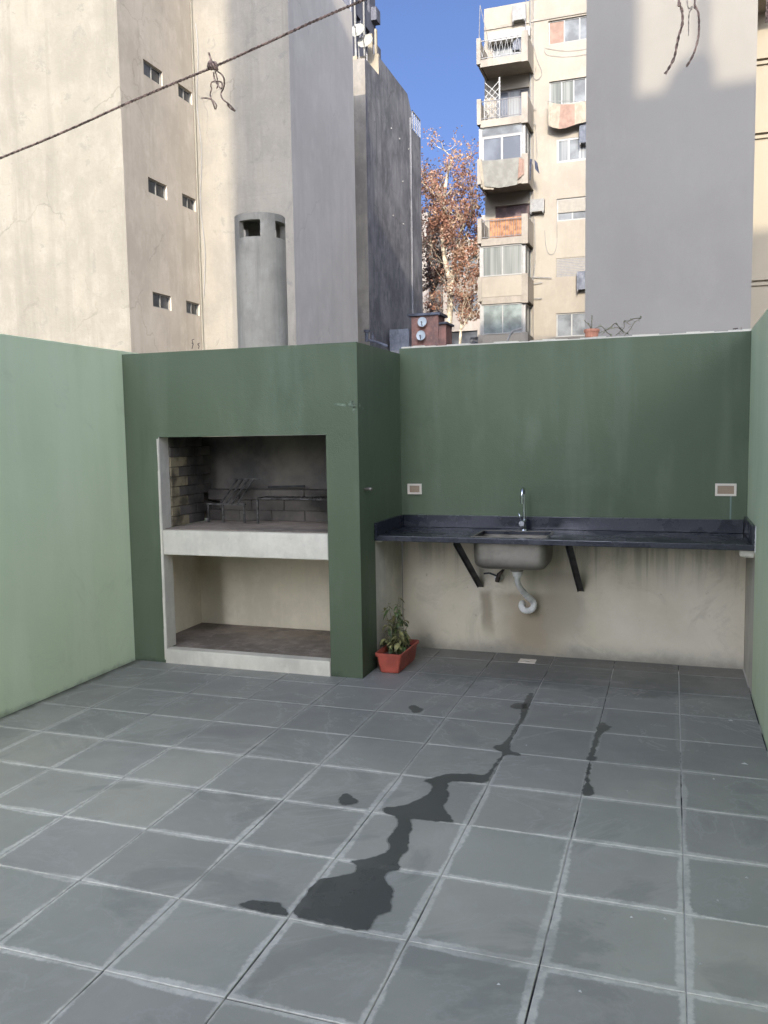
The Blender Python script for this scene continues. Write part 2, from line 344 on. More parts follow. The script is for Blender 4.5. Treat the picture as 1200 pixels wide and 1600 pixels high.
# ------------------------------------------------------------------ mesh helpers
class MB:
    def __init__(s): s.v = []; s.f = []; s.smooth = False
    def face(s, pts):
        i = len(s.v); s.v += [tuple(p) for p in pts]; s.f.append(tuple(range(i, i + len(pts))))
    def box(s, x0, x1, y0, y1, z0, z1, bev=0):
        i = len(s.v)
        s.v += [(x0, y0, z0), (x1, y0, z0), (x1, y1, z0), (x0, y1, z0), (x0, y0, z1), (x1, y0, z1), (x1, y1, z1), (x0, y1, z1)]
        s.f += [tuple(i + k for k in q) for q in ((0, 3, 2, 1), (4, 5, 6, 7), (0, 1, 5, 4), (1, 2, 6, 5), (2, 3, 7, 6), (3, 0, 4, 7))]
    def tube(s, pts, rad, n=8, cap=True):
        pts = [Vector(p) for p in pts]
        if not isinstance(rad, (list, tuple)): rad = [rad] * len(pts)
        base = len(s.v); ref = None
        for k, p in enumerate(pts):
            t = (pts[min(k + 1, len(pts) - 1)] - pts[max(k - 1, 0)]).normalized()
            if ref is None:
                ref = Vector((0, 0, 1)) if abs(t.z) < .9 else Vector((1, 0, 0))
            a = t.cross(ref).normalized(); bb = a.cross(t).normalized(); ref = bb
            for j in range(n):
                an = 2 * math.pi * j / n
                s.v.append(tuple(p + (a * math.cos(an) + bb * math.sin(an)) * rad[k]))
        for k in range(len(pts) - 1):
            for j in range(n):
                a0 = base + k * n + j; a1 = base + k * n + (j + 1) % n
                s.f.append((a0, a1, a1 + n, a0 + n))
        if cap:
            s.f.append(tuple(base + j for j in range(n))[::-1]); e = base + (len(pts) - 1) * n
            s.f.append(tuple(e + j for j in range(n)))
    def bar(s, a, b, w, h):
        """rectangular bar from a to b"""
        a = Vector(a); b = Vector(b); t = (b - a).normalized()
        up = Vector((0, 0, 1)) if abs(t.z) < .95 else Vector((0, 1, 0))
        sx = t.cross(up).normalized() * w / 2; uy = sx.cross(t).normalized() * h / 2
        i = len(s.v)
        for p in (a, b):
            for q in (-1, -1), (1, -1), (1, 1), (-1, 1): s.v.append(tuple(p + sx * q[0] + uy * q[1]))
        s.f += [tuple(i + k for k in q) for q in ((0, 3, 2, 1), (4, 5, 6, 7), (0, 1, 5, 4), (1, 2, 6, 5), (2, 3, 7, 6), (3, 0, 4, 7))]
    def build(s, name, mat, parent=None, smooth=False, bevel=0, seg=2, weld=False):
        me = bpy.data.meshes.new(name); me.from_pydata(s.v, [], s.f); me.update()
        bm = bmesh.new(); bm.from_mesh(me)
        if bevel:
            bmesh.ops.remove_doubles(bm, verts=bm.verts, dist=1e-5)
            bmesh.ops.bevel(bm, geom=[e for e in bm.edges if len(e.link_faces) == 2 and e.calc_face_angle(0) > .5], offset=bevel, segments=seg, affect='EDGES', profile=.6)
        if weld: bmesh.ops.remove_doubles(bm, verts=bm.verts, dist=1e-5)
        bmesh.ops.recalc_face_normals(bm, faces=bm.faces)
        bm.to_mesh(me); bm.free()
        if smooth:
            for p in me.polygons: p.use_smooth = True
        me.materials.append(M[mat] if isinstance(mat, str) else mat)
        o = bpy.data.objects.new(name, me); col.objects.link(o)
        if parent is not None: o.parent = parent
        return o
def thing(name, label, cat, group=None, loc=(0, 0, 0)):
    o = bpy.data.objects.new(name, None); o.empty_display_size = .2; col.objects.link(o)
    tag(o, label, cat, group); return o
def tag(o, label, cat, group=None):
    o['label'] = label; o['category'] = cat
    if group: o['group'] = group
    return o
def struct(o): o['kind'] = 'structure'; return o
def rect_cuts(u0, u1, v0, v1, rects):
    us = sorted({u0, u1, *[min(max(r[0], u0), u1) for r in rects], *[min(max(r[1], u0), u1) for r in rects]})
    vs = sorted({v0, v1, *[min(max(r[2], v0), v1) for r in rects], *[min(max(r[3], v0), v1) for r in rects]})
    for i in range(len(us) - 1):
        for j in range(len(vs) - 1):
            cu, cv = (us[i] + us[i + 1]) / 2, (vs[j] + vs[j + 1]) / 2
            if any(r[0] < cu < r[1] and r[2] < cv < r[3] for r in rects): continue
            yield us[i], us[i + 1], vs[j], vs[j + 1]
def holed(mb, P, u0, u1, v0, v1, rects, depth):
    for a, b_, c, d in rect_cuts(u0, u1, v0, v1, rects):
        mb.face([P(a, c, 0), P(b_, c, 0), P(b_, d, 0), P(a, d, 0)])
    for (a, b_, c, d) in rects:
        mb.face([P(a, c, 0), P(b_, c, 0), P(b_, c, depth), P(a, c, depth)])
        mb.face([P(a, d, 0), P(b_, d, 0), P(b_, d, depth), P(a, d, depth)])
        mb.face([P(a, c, 0), P(a, d, 0), P(a, d, depth), P(a, c, depth)])
        mb.face([P(b_, c, 0), P(b_, d, 0), P(b_, d, depth), P(b_, c, depth)])

# ================================================================== GROUND AND PATIO
XL, XR, YB, YG, YN = -2.78, 1.195, 2.63, 1.77, -4.6
XG = -1.09                                   # side face of the barbecue
g_ = MB(); g_.face([(-600, -600, -.14), (600, -600, -.14), (600, 900, -.14), (-600, 900, -.14)])
struct(g_.build('ground', 'ground'))
pf = MB(); pf.box(XL - .2, XR + .2, YN - .2, YB + .2, -.135, -.005)
patio = struct(pf.build('patio_floor', 'grout'))
def tile_mesh(w, d):
    h, c = .020, .0018
    b = MB()
    x, y = w / 2, d / 2
    v = [(-x, -y, -h), (x, -y, -h), (x, y, -h), (-x, y, -h), (-x, -y, -c), (x, -y, -c), (x, y, -c), (-x, y, -c),
         (-x + c, -y + c, 0), (x - c, -y + c, 0), (x - c, y - c, 0), (-x + c, y - c, 0)]
    f = [(8, 9, 10, 11), (4, 5, 9, 8), (5, 6, 10, 9), (6, 7, 11, 10), (7, 4, 8, 11), (0, 1, 5, 4), (1, 2, 6, 5), (2, 3, 7, 6), (3, 0, 4, 7)]
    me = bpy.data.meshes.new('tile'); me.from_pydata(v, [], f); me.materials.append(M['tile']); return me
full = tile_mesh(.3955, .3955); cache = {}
for i in range(-7, 3):
    for j in range(-12, 7):
        x0, x1, y0, y1 = i * .4, i * .4 + .4, j * .4, j * .4 + .4
        if i == -7: x0 = XL + .002
        if i == 2: x1 = XR - .004
        if j == 6: y1 = YB - .004
        if y0 < YN: continue
        w, d = x1 - x0 - .0045, y1 - y0 - .0045
        if abs(w - .3955) < .001 and abs(d - .3955) < .001: me = full
        else:
            k = (round(w, 3), round(d, 3)); me = cache.get(k) or cache.setdefault(k, tile_mesh(w, d))
        if y0 >= YG + .1 and x1 < XG - .1: continue
        o = bpy.data.objects.new('tile', me); col.objects.link(o); o.parent = patio
        o.location = ((x0 + x1) / 2 + random.uniform(-.0008, .0008), (y0 + y1) / 2 + random.uniform(-.0008, .0008), random.uniform(-.0007, 0))
        o.rotation_euler = (random.uniform(-.0012, .0012), random.uniform(-.0012, .0012), random.uniform(-.0022, .0022))

# patio walls
b = MB(); b.box(XL - .16, XL, YN, YB + .16, -.13, 2.125)
tag(b.build('patio_wall', 'mint', bevel=.006), 'pale mint green rendered wall along the left of the patio', 'wall')
rw = thing('patio_wall', 'pale mint green wall on the right, white below the counter end', 'wall')
b = MB(); b.box(XR, XR + .16, YN, 2.055, -.13, 2.145); b.box(XR, XR + .16, 2.055, YB + .15, .855, 2.145)
b.build('green_render', 'mint', rw)
b = MB(); b.box(XR + .003, XR + .16, 2.055, YB + .15, -.13, .855); b.build('white_render', 'whitewash', rw)
bw = thing('patio_wall', 'dark green back wall above the counter, stained white below it', 'wall')
b = MB(); b.box(XG, XR, YB, YB + .15, .86, 2.135); b.build('green_render', 'green', bw)
b = MB(); b.box(XG, XR, YB + .003, YB + .15, -.13, .86); b.build('white_render', 'stained', bw)
b = MB()
xs = [XG + .001 + k * (XR - XG + .2) / 30 for k in range(31)]
for k in range(30):
    zt = 2.150 + .004 * math.sin(k * 1.7) ; b.box(xs[k], xs[k + 1], YB + .045 if xs[k] > XG else YB + .17, YB + .33, 2.10 if xs[k] > XG else 2.09, zt)
b.build('coping', 'whitewash', bw)

# ================================================================== BARBECUE
bq = thing('built_in_barbecue', 'green rendered built-in barbecue with sooty firebox above white slab', 'barbecue')
OX0, OX1, OZ1 = -2.522, -1.306, 1.54
YK = 2.63
b = MB()
b.box(XL + .001, OX0, YG, YG + .10, -.02, OZ1)                 # left pier
b.box(OX1, XG, YG, YK, .86, OZ1); b.box(OX1, XG, YG, 2.05, -.02, .86)   # right pier
b.box(XL + .001, XG, YG, YK + .16, OZ1, 2.10)
b.build('green_surround', 'green', bq)
b = MB(); b.box(OX1 + .06, XG - .003, 2.05, YK, -.02, .86); b.build('white_side_panel', 'whitewash', bq)
b = MB(); b.box(OX0 + .0005, OX0 + .006, YG + .002, YG + .11, .10, OZ1 - .002)
b.build('white_jamb', 'whitewash', bq)
# thin white front strip beside the jamb
b = MB()
n = 14
for k in range(n):
    z0, z1 = .02 + k * (OZ1 - .03) / n, .02 + (k + 1) * (OZ1 - .03) / n
    w = .030 - .012 * (k / n) + random.uniform(-.002, .002)
    b.box(OX0 - w * .5, OX0 + .004, YG - .003, YG, z0, z1)
b.build('white_edge_strip', 'whitewash', bq)
# slab
b = MB(); b.box(OX0 + .008, OX1 - .001, YG - .004, YK - .12, .748, .915); b.build('white_slab', 'whitewash', bq, bevel=.007)
b = MB(); b.box(OX0 + .008, OX1 - .001, YG + .03, YK - .13, .9165, .922); b.build('hearth', 'brown_floor', bq)
# base kerb and floor of the log store
b = MB(); b.box(OX0 - .004, OX1 - .001, YG - .012, YG + .07, -.02, .098); b.build('white_kerb', 'whitewash', bq, bevel=.008)
b = MB(); b.box(XL + .03, OX1 - .001, YG + .0715, YK - .03, -.02, .088); b.build('store_floor', 'brown_floor', bq)
# interior shells
b = MB()
b.box(XL + .03, XL + .05, YG + .101, YK - .05, .089, .747); b.box(XL + .03, OX1 + .05, YK - .05, YK - .03, .089, .747)
b.box(OX1 + .002, OX1 + .012, YG + .2, YK - .05, .089, .747)
b.build('store_wall', 'interior', bq)
b = MB()
b.box(XL + .08, XL + .10, YG + .101, YK - .13, .923, OZ1 - .001); b.box(XL + .08, OX1, YK - .13, YK - .11, .923, OZ1 - .001)
b.build('firebox_wall', 'soot', bq)
# fire bricks: side lining and a low bench at the back
bmesh_cache = {}
def brick(w, d, h, mat, loc, rz=0):
    key = (round(w, 2), round(d, 2), round(h, 3), mat)
    if key not in bmesh_cache:
        q = MB(); q.box(-w / 2, w / 2, -d / 2, d / 2, -h / 2, h / 2)
        o = q.build('brick', mat, bq, bevel=.004, seg=1); bmesh_cache[key] = o.data
    else:
        o = bpy.data.objects.new('brick', bmesh_cache[key]); col.objects.link(o); o.parent = bq
    o.location = loc; o.rotation_euler = (0, 0, rz); return o
hb = (OZ1 - .923) / 9
for k in range(9):
    y = YG + .112 + (.0 if k % 2 else -.0)
    z = .923 + hb * (k + .5)
    first = .11 if k % 2 else .22
    brick(.105, first - .008, hb - .003, 'fire_brick' if k < 7 else 'soot_brick', (OX0 - .040 + random.uniform(-.003, .003), y + first / 2, z))
    yy = y + first
    while yy < YK - .36:
        brick(.105, .212, hb - .002, 'soot_brick', (OX0 - .043 + random.uniform(-.003, .003), yy + .11, z)); yy += .22
for k in range(3):
    x = OX0 + .10 + (0 if k % 2 else -.1)
    while x < OX1 - .28:
        brick(.2585, .10, .0752, 'soot_brick', (x + .13, YK - .19 + random.uniform(-.006, .006), .96 + k * .076)); x += .26
# chimney
CX, CY, CRD = -1.955, 2.24, .172
ch = MB(); NS = 40; t = .035
ops = [(-3, 27), (87, 27), (177, 27), (267, 27)]
def is_open(a):      # a degrees, 0 faces the viewer's side (-Y), growing towards +X
    for c0, h0 in ops:
        dd = (a - c0 + 180) % 360 - 180
        if abs(dd) < h0: return True
    return False
zs = [2.10, 2.5, 2.865, 2.975, 3.0, 3.022]
def ring(an, rr, z): return (CX + math.sin(R(an)) * rr, CY - math.cos(R(an)) * rr, z)
for k in range(NS):
    a0, a1 = 360 * k / NS, 360 * (k + 1) / NS
    op = is_open((a0 + a1) / 2)
    for i in range(len(zs) - 1):
        if i == 2 and op:
            continue
        ch.face([ring(a0, CRD, zs[i]), ring(a1, CRD, zs[i]), ring(a1, CRD, zs[i + 1]), ring(a0, CRD, zs[i + 1])])
        ch.face([ring(a0, CRD - t, zs[i]), ring(a1, CRD - t, zs[i]), ring(a1, CRD - t, zs[i + 1]), ring(a0, CRD - t, zs[i + 1])])
    if op:
        for z in (zs[2], zs[3]): ch.face([ring(a0, CRD, z), ring(a1, CRD, z), ring(a1, CRD - t, z), ring(a0, CRD - t, z)])
    for aa, other in ((a0, a0 - 4), (a1, a1 + 4)):
        if op != is_open(other): ch.face([ring(aa, CRD, zs[2]), ring(aa, CRD - t, zs[2]), ring(aa, CRD - t, zs[3]), ring(aa, CRD, zs[3])])
ch.face([ring(360 * k / NS, CRD, zs[-1]) for k in range(NS)])
ch.build('chimney', 'vent', bq, weld=True)
# chipped plaster at the corner
b = MB()
rr = random.Random(4)
def chip(cx, cz, w, h, face='y'):
    pts = []
    for k in range(18):
        a = 2 * math.pi * k / 18; q = rr.uniform(.45, 1)
        pts.append((cx + math.cos(a) * w * q, cz + math.sin(a) * h * q))
    if face == 'y': b.face([(p[0], YG - .0025, p[1]) for p in pts])
    else: b.face([(XG + .0025, p[0], p[1]) for p in pts])
chip(-1.20, 1.722, .055, .012); chip(-1.125, 1.722, .034, .026); chip(-1.115, 1.69, .012, .03)
chip(1.80, 1.715, .02, .022, 'x'); chip(1.86, 1.70, .03, .007, 'x')
b.build('chipped_plaster', plain('bare_plaster', (.13, .16, .105), .9, var=.3, vs=30), bq)
# little capped pipe on its side face
p = onX(569, 764, XG)
b = MB(); b.tube([(XG - .01, p.y, p.z), (XG + .035, p.y, p.z), (XG + .05, p.y - .005, p.z - .002)], [.009, .009, .012], 10)
tag(b.build('pipe_stub', 'steel', smooth=True), 'short metal pipe stub on the barbecue side above the counter', 'pipe')

# things inside the firebox
rk = thing('grill_rack', 'low iron grill rack on legs inside the sooty firebox', 'grill rack')
b = MB(); b.tube([(-2.03, 2.20, 1.10), (-1.40, 2.20, 1.095)], .006, 6); b.tube([(-2.03, 2.42, 1.10), (-1.40, 2.42, 1.095)], .006, 6)
b.tube([(-2.03, 2.2, 1.10), (-2.03, 2.42, 1.10)], .006, 6); b.tube([(-1.40, 2.2, 1.095), (-1.40, 2.42, 1.095)], .006, 6)
b.build('rack_frame', 'grate', rk)
for x in (-2.02, -1.41):
    for y in (2.205, 2.415):
        b = MB(); b.bar((x, y, .923), (x, y, 1.096), .012, .012); b.build('leg', 'grate', rk)
for k in range(14):
    x = -1.99 + k * .043
    b = MB(); b.tube([(x, 2.2, 1.104), (x, 2.42, 1.104)], .0035, 5); b.build('rod', 'grate', rk)
fb = thing('fire_basket', 'small iron fire basket with slanted flat bars, left in the firebox', 'fire basket')
for k in range(4):
    x = -2.33 + k * .045
    b = MB(); b.bar((x, 2.24, 1.06), (x + .07, 2.36, 1.225), .020, .006); b.build('slanted_bar', 'grate', fb)
b = MB(); b.bar((-2.44, 2.23, 1.055), (-2.13, 2.23, 1.055), .012, .012); b.build('cross_rail', 'grate', fb); b = MB(); b.bar((-2.28, 2.36, 1.228), (-2.06, 2.36, 1.228), .01, .01)
b.build('cross_rail', 'grate', fb)
for x in (-2.43, -2.31, -2.14):
    b = MB(); b.bar((x, 2.23, .923), (x, 2.23, 1.05), .011, .011); b.build('leg', 'grate', fb)
b = MB(); b.bar((-2.05, 2.44, 1.165), (-1.76, 2.44, 1.175), .014, .014); tag(b.build('iron_bar', 'black_metal'), 'dark iron bar across the back of the firebox', 'bar')
b = MB(); b.tube([(-1.63, 2.1, 1.12), (-1.55, 2.22, 1.118), (-1.50, 2.12, 1.112)], .004, 6)
tag(b.build('poker', 'grate'), 'thin bent poker lying on the grill rack', 'poker')

# ================================================================== COUNTER
ct = thing('kitchen_counter', 'dark blue granite counter on steel brackets with sunken steel sink', 'counter')
ZT = .876; CY0 = 2.045
SX0, SX1, SY0, SY1 = -.455, .005, 2.13, 2.47
b = MB()
for (a, c, d, e) in rect_cuts(XG + .001, XR - .001, CY0, YB - .001, [(SX0, SX1, SY0, SY1)]):
    b.box(a, c, d, e, ZT - .022, ZT)
b.build('countertop', 'granite', ct)
b = MB(); b.box(XG + .001, XR - .001, CY0 - .018, CY0 - .0005, ZT - .030, ZT + .004); b.build('front_lip', 'granite', ct, bevel=.003)
b = MB(); b.box(XG + .022, XR - .022, YB - .020, YB - .001, ZT + .001, .962); b.build('backsplash', 'granite', ct, bevel=.002)
b = MB(); b.box(XG + .001, XG + .020, CY0 - .016, YB - .001, ZT + .001, .962); b.build('backsplash', 'granite', ct, bevel=.002)
b = MB(); b.box(XR - .020, XR - .001, CY0 - .016, YB - .001, ZT + .005, .985); b.build('backsplash', 'granite', ct, bevel=.002)
# the broken white mortar edges at both ends
b = MB()
for k in range(16):
    z = .835 + k * .0095
    b.box(XR - .004 - random.uniform(0, .003), XR - .0005, CY0 - .034, CY0 - .018, z, z + .009)
b.build('mortar_edge', 'plastic_white', ct)
b = MB()
for k in range(8):
    b.box(XR - .07 + random.uniform(-.01, .02), XR - .002, CY0 + .01 + k * .012, CY0 + .024 + k * .012, .79 + random.uniform(0, .03), .845)
b.build('mortar_lump', 'whitewash', ct, bevel=.004)
b = MB(); b.box(XG + .006, XG + .05, CY0, CY0 + .05, .835, .853); b.build('mortar_lump', 'whitewash', ct, bevel=.004)
# sink bowl: rounded pan with open top
def rounded(cx, cy, hx, hy, r, z, n=6):
    pts = []
    for q, (sx, sy) in enumerate(((1, 1), (-1, 1), (-1, -1), (1, -1))):
        for k in range(n + 1):
            a = math.pi / 2 * (q + k / n)
            pts.append((cx + sx * (hx - r) + math.cos(a) * r, cy + sy * (hy - r) + math.sin(a) * r, z))
    return pts
cx, cy = (SX0 + SX1) / 2, (SY0 + SY1) / 2; hx, hy = (SX1 - SX0) / 2 + .006, (SY1 - SY0) / 2 + .006
prof = [(0, ZT - .0235), (.0, .80), (.002, .74), (.004, .71), (.011, .688), (.024, .674), (.045, .666), (.09, .664)]
b = MB(); rings = [rounded(cx, cy, hx - o_, hy - o_, .055 if o_ < .05 else .04, z_) for o_, z_ in prof]
N = len(rings[0])
for i in range(len(rings) - 1):
    for k in range(N): b.face([rings[i][k], rings[i][(k + 1) % N], rings[i + 1][(k + 1) % N], rings[i + 1][k]])
b.face(rings[-1])
b.build('sink', 'steel', ct, smooth=True, weld=True)
# rim seen from above
b = MB()
for (a, c, d, e) in rect_cuts(SX0 - .012, SX1 + .012, SY0 - .012, SY1 + .012, [(SX0 + .004, SX1 - .004, SY0 + .004, SY1 - .004)]): b.box(a, c, d, e, ZT + .0005, ZT + .003)
b.build('sink_rim', 'steel', ct)
b = MB(); b.tube([(-.20, 2.27, .667), (-.20, 2.27, .640)], [.045, .040], 18); b.build('sink_strainer', 'steel', ct, smooth=False)
# brackets: angle irons
for tx, bx_ in ((-.56, -.515), (.150, .172)):
    b = MB()
    b.bar((tx, 2.11, .842), (bx_, YB - .004, .462), .040, .006)
    b.bar((tx - .018, 2.12, .838), (bx_ - .018, YB - .004, .470), .006, .036)
    b.bar((tx + .0, 2.08, .849), (bx_ - .02, YB - .004, .849), .036, .006)
    b.build('bracket', 'black_metal', ct)

fx = -.190; fy = 2.50
fc = thing('faucet', 'chrome gooseneck tap standing behind the sink', 'faucet')
b = MB(); b.tube([(fx, fy, ZT), (fx, fy, ZT + .012)], [.026, .022], 20); b.tube([(fx, fy, ZT + .012), (fx, fy, ZT + .075)], .017, 18); b.build('tap_body', 'chrome', fc, smooth=False)
pts = [(fx, fy, ZT + .07)] + [(fx, fy, ZT + .07 + .015 * k) for k in range(1, 12)]
for k in range(0, 11):
    a = math.pi * k / 10; pts.append((fx + .0, fy - .045 + .045 * math.cos(a), ZT + .245 + .045 * math.sin(a)))
pts += [(fx, fy - .09, ZT + .235), (fx, fy - .09, ZT + .215)]
b = MB(); b.tube(pts, .0085, 14); b.build('spout', 'chrome', fc, smooth=True)
b = MB(); b.tube([(fx, fy - .09, ZT + .245), (fx, fy - .09, ZT + .19)], [.0125, .0115], 16); b.build('nozzle', 'chrome', fc)
b = MB(); b.tube([(fx - .005, fy - .012, ZT + .055), (fx - .008, fy - .060, ZT + .055)], [.0185, .0185], 22); b.build('mixer_knob', 'chrome', fc)
b = MB(); b.tube([(fx - .012, fy - .045, ZT + .07), (fx - .028, fy - .05, ZT + .125)], [.004, .0028], 8); b.build('lever', 'chrome', fc, smooth=True)

dh = thing('drain_hose', 'white ribbed plastic drain hose hanging below the sink', 'hose')
b = MB(); b.tube([(-.20, 2.29, .640), (-.20, 2.29, .60)], [.040, .026], 18); b.build('hose_collar', 'plastic_white', dh)
ctrl = [Vector(p) for p in ((-.20, 2.29, .61), (-.205, 2.33, .56), (-.195, 2.40, .50), (-.165, 2.47, .44), (-.135, 2.52, .395), (-.132, 2.53, .355), (-.165, 2.55, .325), (-.205, 2.57, .325), (-.225, 2.60, .345), (-.225, 2.64, .36))]
def crom(ctrl, n):
    out = []
    c = [ctrl[0]] + ctrl + [ctrl[-1]]
    for i in range(1, len(c) - 2):
        for k in range(n):
            t = k / n; p0, p1, p2, p3 = c[i - 1], c[i], c[i + 1], c[i + 2]
            out.append(.5 * ((2 * p1) + (p2 - p0) * t + (2 * p0 - 5 * p1 + 4 * p2 - p3) * t * t + (3 * p1 - p0 - 3 * p2 + p3) * t ** 3))
    out.append(ctrl[-1]); return out
pp = crom(ctrl, 12)
b = MB(); b.tube(pp, [.0185 + (.0035 if (k % 4) < 2 and k > 26 else 0) for k in range(len(pp))], 14); b.build('ribbed_pipe', 'plastic_white', dh, smooth=True)

vl = thing('water_valve', 'rusty black stop valve on its pipe beneath the sink', 'valve')
b = MB(); b.tube([(-.385, YB + .005, .535), (-.385, 2.585, .535)], .028, 14); b.build('wall_flange', 'plastic_white', vl)
b = MB(); b.tube([(-.385, 2.60, .535), (-.385, 2.545, .535)], .012, 10); b.tube([(-.385, 2.555, .515), (-.372, 2.55, .565), (-.34, 2.545, .60), (-.315, 2.52, .66), (-.305, 2.49, .70)], [.016, .015, .009, .008, .008], 10); b.build('valve_body', 'rusty', vl, smooth=True)
b = MB(); b.bar((-.385, 2.55, .555), (-.435, 2.54, .575), .006, .012); b.bar((-.435, 2.54, .575), (-.475, 2.54, .570), .006, .012); b.build('valve_handle', 'black_metal', vl)

def outlet(x0, x1, z0, z1, label):
    o = thing('outlet_box', label, 'outlet')
    b = MB()
    for (a, c, d, e) in rect_cuts(x0, x1, z0, z1, [(x0 + .013, x1 - .013, z0 + .012, z1 - .012)]): b.box(a, c, YB - .014, YB + .002, d, e)
    b.build('cover_frame', 'plastic_cream', o)
    b = MB(); b.box(x0 + .014, x1 - .014, YB - .008, YB + .001, z0 + .013, z1 - .013); b.build('cover_lid', 'pink_cover', o)
    b = MB(); b.box(x0 + .03, x1 - .03, YB - .011, YB - .0085, (z0 + z1) / 2 - .002, (z0 + z1) / 2 + .002); b.build('lid_ridge', 'pink_cover', o)
    return o
outlet(-1.040, -.938, 1.108, 1.182, 'small covered outlet on the green wall beside the barbecue corner')
outlet(1.003, 1.128, 1.112, 1.190, 'covered outlet on the green wall near the right corner')
b = MB(); b.box(1.092, 1.101, YB - .008, YB - .0005, .963, 1.111)
tag(b.build('cable_trunking', plain('green_trunking', (.13, .18, .14), .6)), 'thin painted cable trunking below the right outlet', 'trunking')

# ================================================================== PLANTER
pl = thing('planter', 'red plastic trough planter on the tiles by the barbecue', 'planter')
pcx, py0, py1 = -.965, 1.90, 2.32
def rrect(cx, cy, hx, hy, z, r=.018): return rounded(cx, cy, hx, hy, r, z, 3)
cyp = (py0 + py1) / 2; hl = (py1 - py0) / 2
prof = [(.062, hl - .028, .004), (.066, hl - .022, .018), (.079, hl - .008, .110), (.089, hl, .112), (.091, hl + .002, .132), (.084, hl - .005, .134), (.076, hl - .012, .118), (.070, hl - .020, .09)]
b = MB(); rs = [rrect(pcx, cyp, a, c, z) for a, c, z in prof]; N = len(rs[0])
for i in range(len(rs) - 1):
    for k in range(N): b.face([rs[i][k], rs[i][(k + 1) % N], rs[i + 1][(k + 1) % N], rs[i + 1][k]])
b.face(rs[0]); b.build('trough', 'pot', pl, weld=True)
b = MB()
gr = 14
for i in range(8):
    for j in range(20):
        def sp(i, j):
            x = pcx - .072 + .144 * i / 8; y = cyp - hl + .018 + (2 * hl - .036) * j / 20
            return (x, y, .098 + .014 * mnoise.noise(Vector((x * 30, y * 30, 1))))
        b.face([sp(i, j), sp(i + 1, j), sp(i + 1, j + 1), sp(i, j + 1)])
b.build('soil', 'soil', pl, smooth=True, weld=True)
pt = thing('potted_plant', 'scraggy half dry leafy plant growing in the red planter', 'plant')
rp = random.Random(11)
leaf_b = {'leaf': MB(), 'leaf_dry': MB()}
def leafq(mb, p, d, L, W, droop=.3):
    d = Vector(d).normalized(); up = Vector((0, 0, 1)); s_ = d.cross(up)
    if s_.length < .1: s_ = Vector((1, 0, 0))
    s_.normalize(); n_ = s_.cross(d)
    p = Vector(p)
    c1 = p + d * L * .35; c2 = p + d * L * .75 - up * L * droop * .4; tip = p + d * L - up * L * droop
    f = .12 * W
    mb.face([p, c1 + s_ * W + n_ * f, c1 - n_ * f * 0]); mb.face([p, c1, c1 - s_ * W + n_ * f])
    mb.face([c1, c1 + s_ * W + n_ * f, c2 + s_ * W * .7 + n_ * f, c2]); mb.face([c1, c2, c2 - s_ * W * .7 + n_ * f, c1 - s_ * W + n_ * f])
    mb.face([c2, c2 + s_ * W * .7 + n_ * f, tip]); mb.face([c2, tip, c2 - s_ * W * .7 + n_ * f])
for k in range(30):
    x0 = pcx + rp.uniform(-.04, .045); y0 = rp.uniform(2.0, 2.2)
    hgt = rp.uniform(.10, .24) if k > 6 else rp.uniform(.24, .37)
    lx, ly = rp.uniform(-.05, .07), rp.uniform(-.05, .05)
    pts = [Vector((x0, y0, .10))]
    for q in range(1, 6):
        pts.append(Vector((x0 + lx * q / 5 + rp.uniform(-.007, .007), y0 + ly * q / 5 + rp.uniform(-.007, .007), .10 + hgt * q / 5)))
    b = MB(); b.tube(pts, [.0032 - .0004 * q for q in range(6)], 5); b.build('stem', 'stem', pt)
    nl = 12 if k > 6 else 8
    for q in range(nl):
        t = rp.uniform(.15, 1); i = min(4, int(t * 5)); p = pts[i].lerp(pts[i + 1], t * 5 - i if i < 5 else 0)
        an = rp.uniform(0, 6.28); mbk = leaf_b['leaf' if rp.random() < .5 else 'leaf_dry']
        L = rp.uniform(.022, .060); leafq(mbk, p, (math.cos(an), math.sin(an), rp.uniform(-.9, .5)), L, L * rp.uniform(.22, .36), rp.uniform(.2, .9))
leaf_b['leaf'].build('foliage', 'leaf', pt); leaf_b['leaf_dry'].build('dry_foliage', 'leaf_dry', pt)

# floor drain
p0 = Vector((-.205, 2.40, 0)); o = thing('floor_drain', 'small square cream floor drain cover before the back wall', 'drain')
b = MB()
for (a, c, d, e) in rect_cuts(-.215, -.105, 2.40, 2.495, [(-.172, -.148, 2.437, 2.458)]): b.box(a, c, d, e, .0005, .004)
b.build('drain_plate', 'plastic_cream', o); b = MB(); b.box(-.172, -.148, 2.437, 2.458, .0003, .0012); b.build('drain_hole', 'black_metal', o)

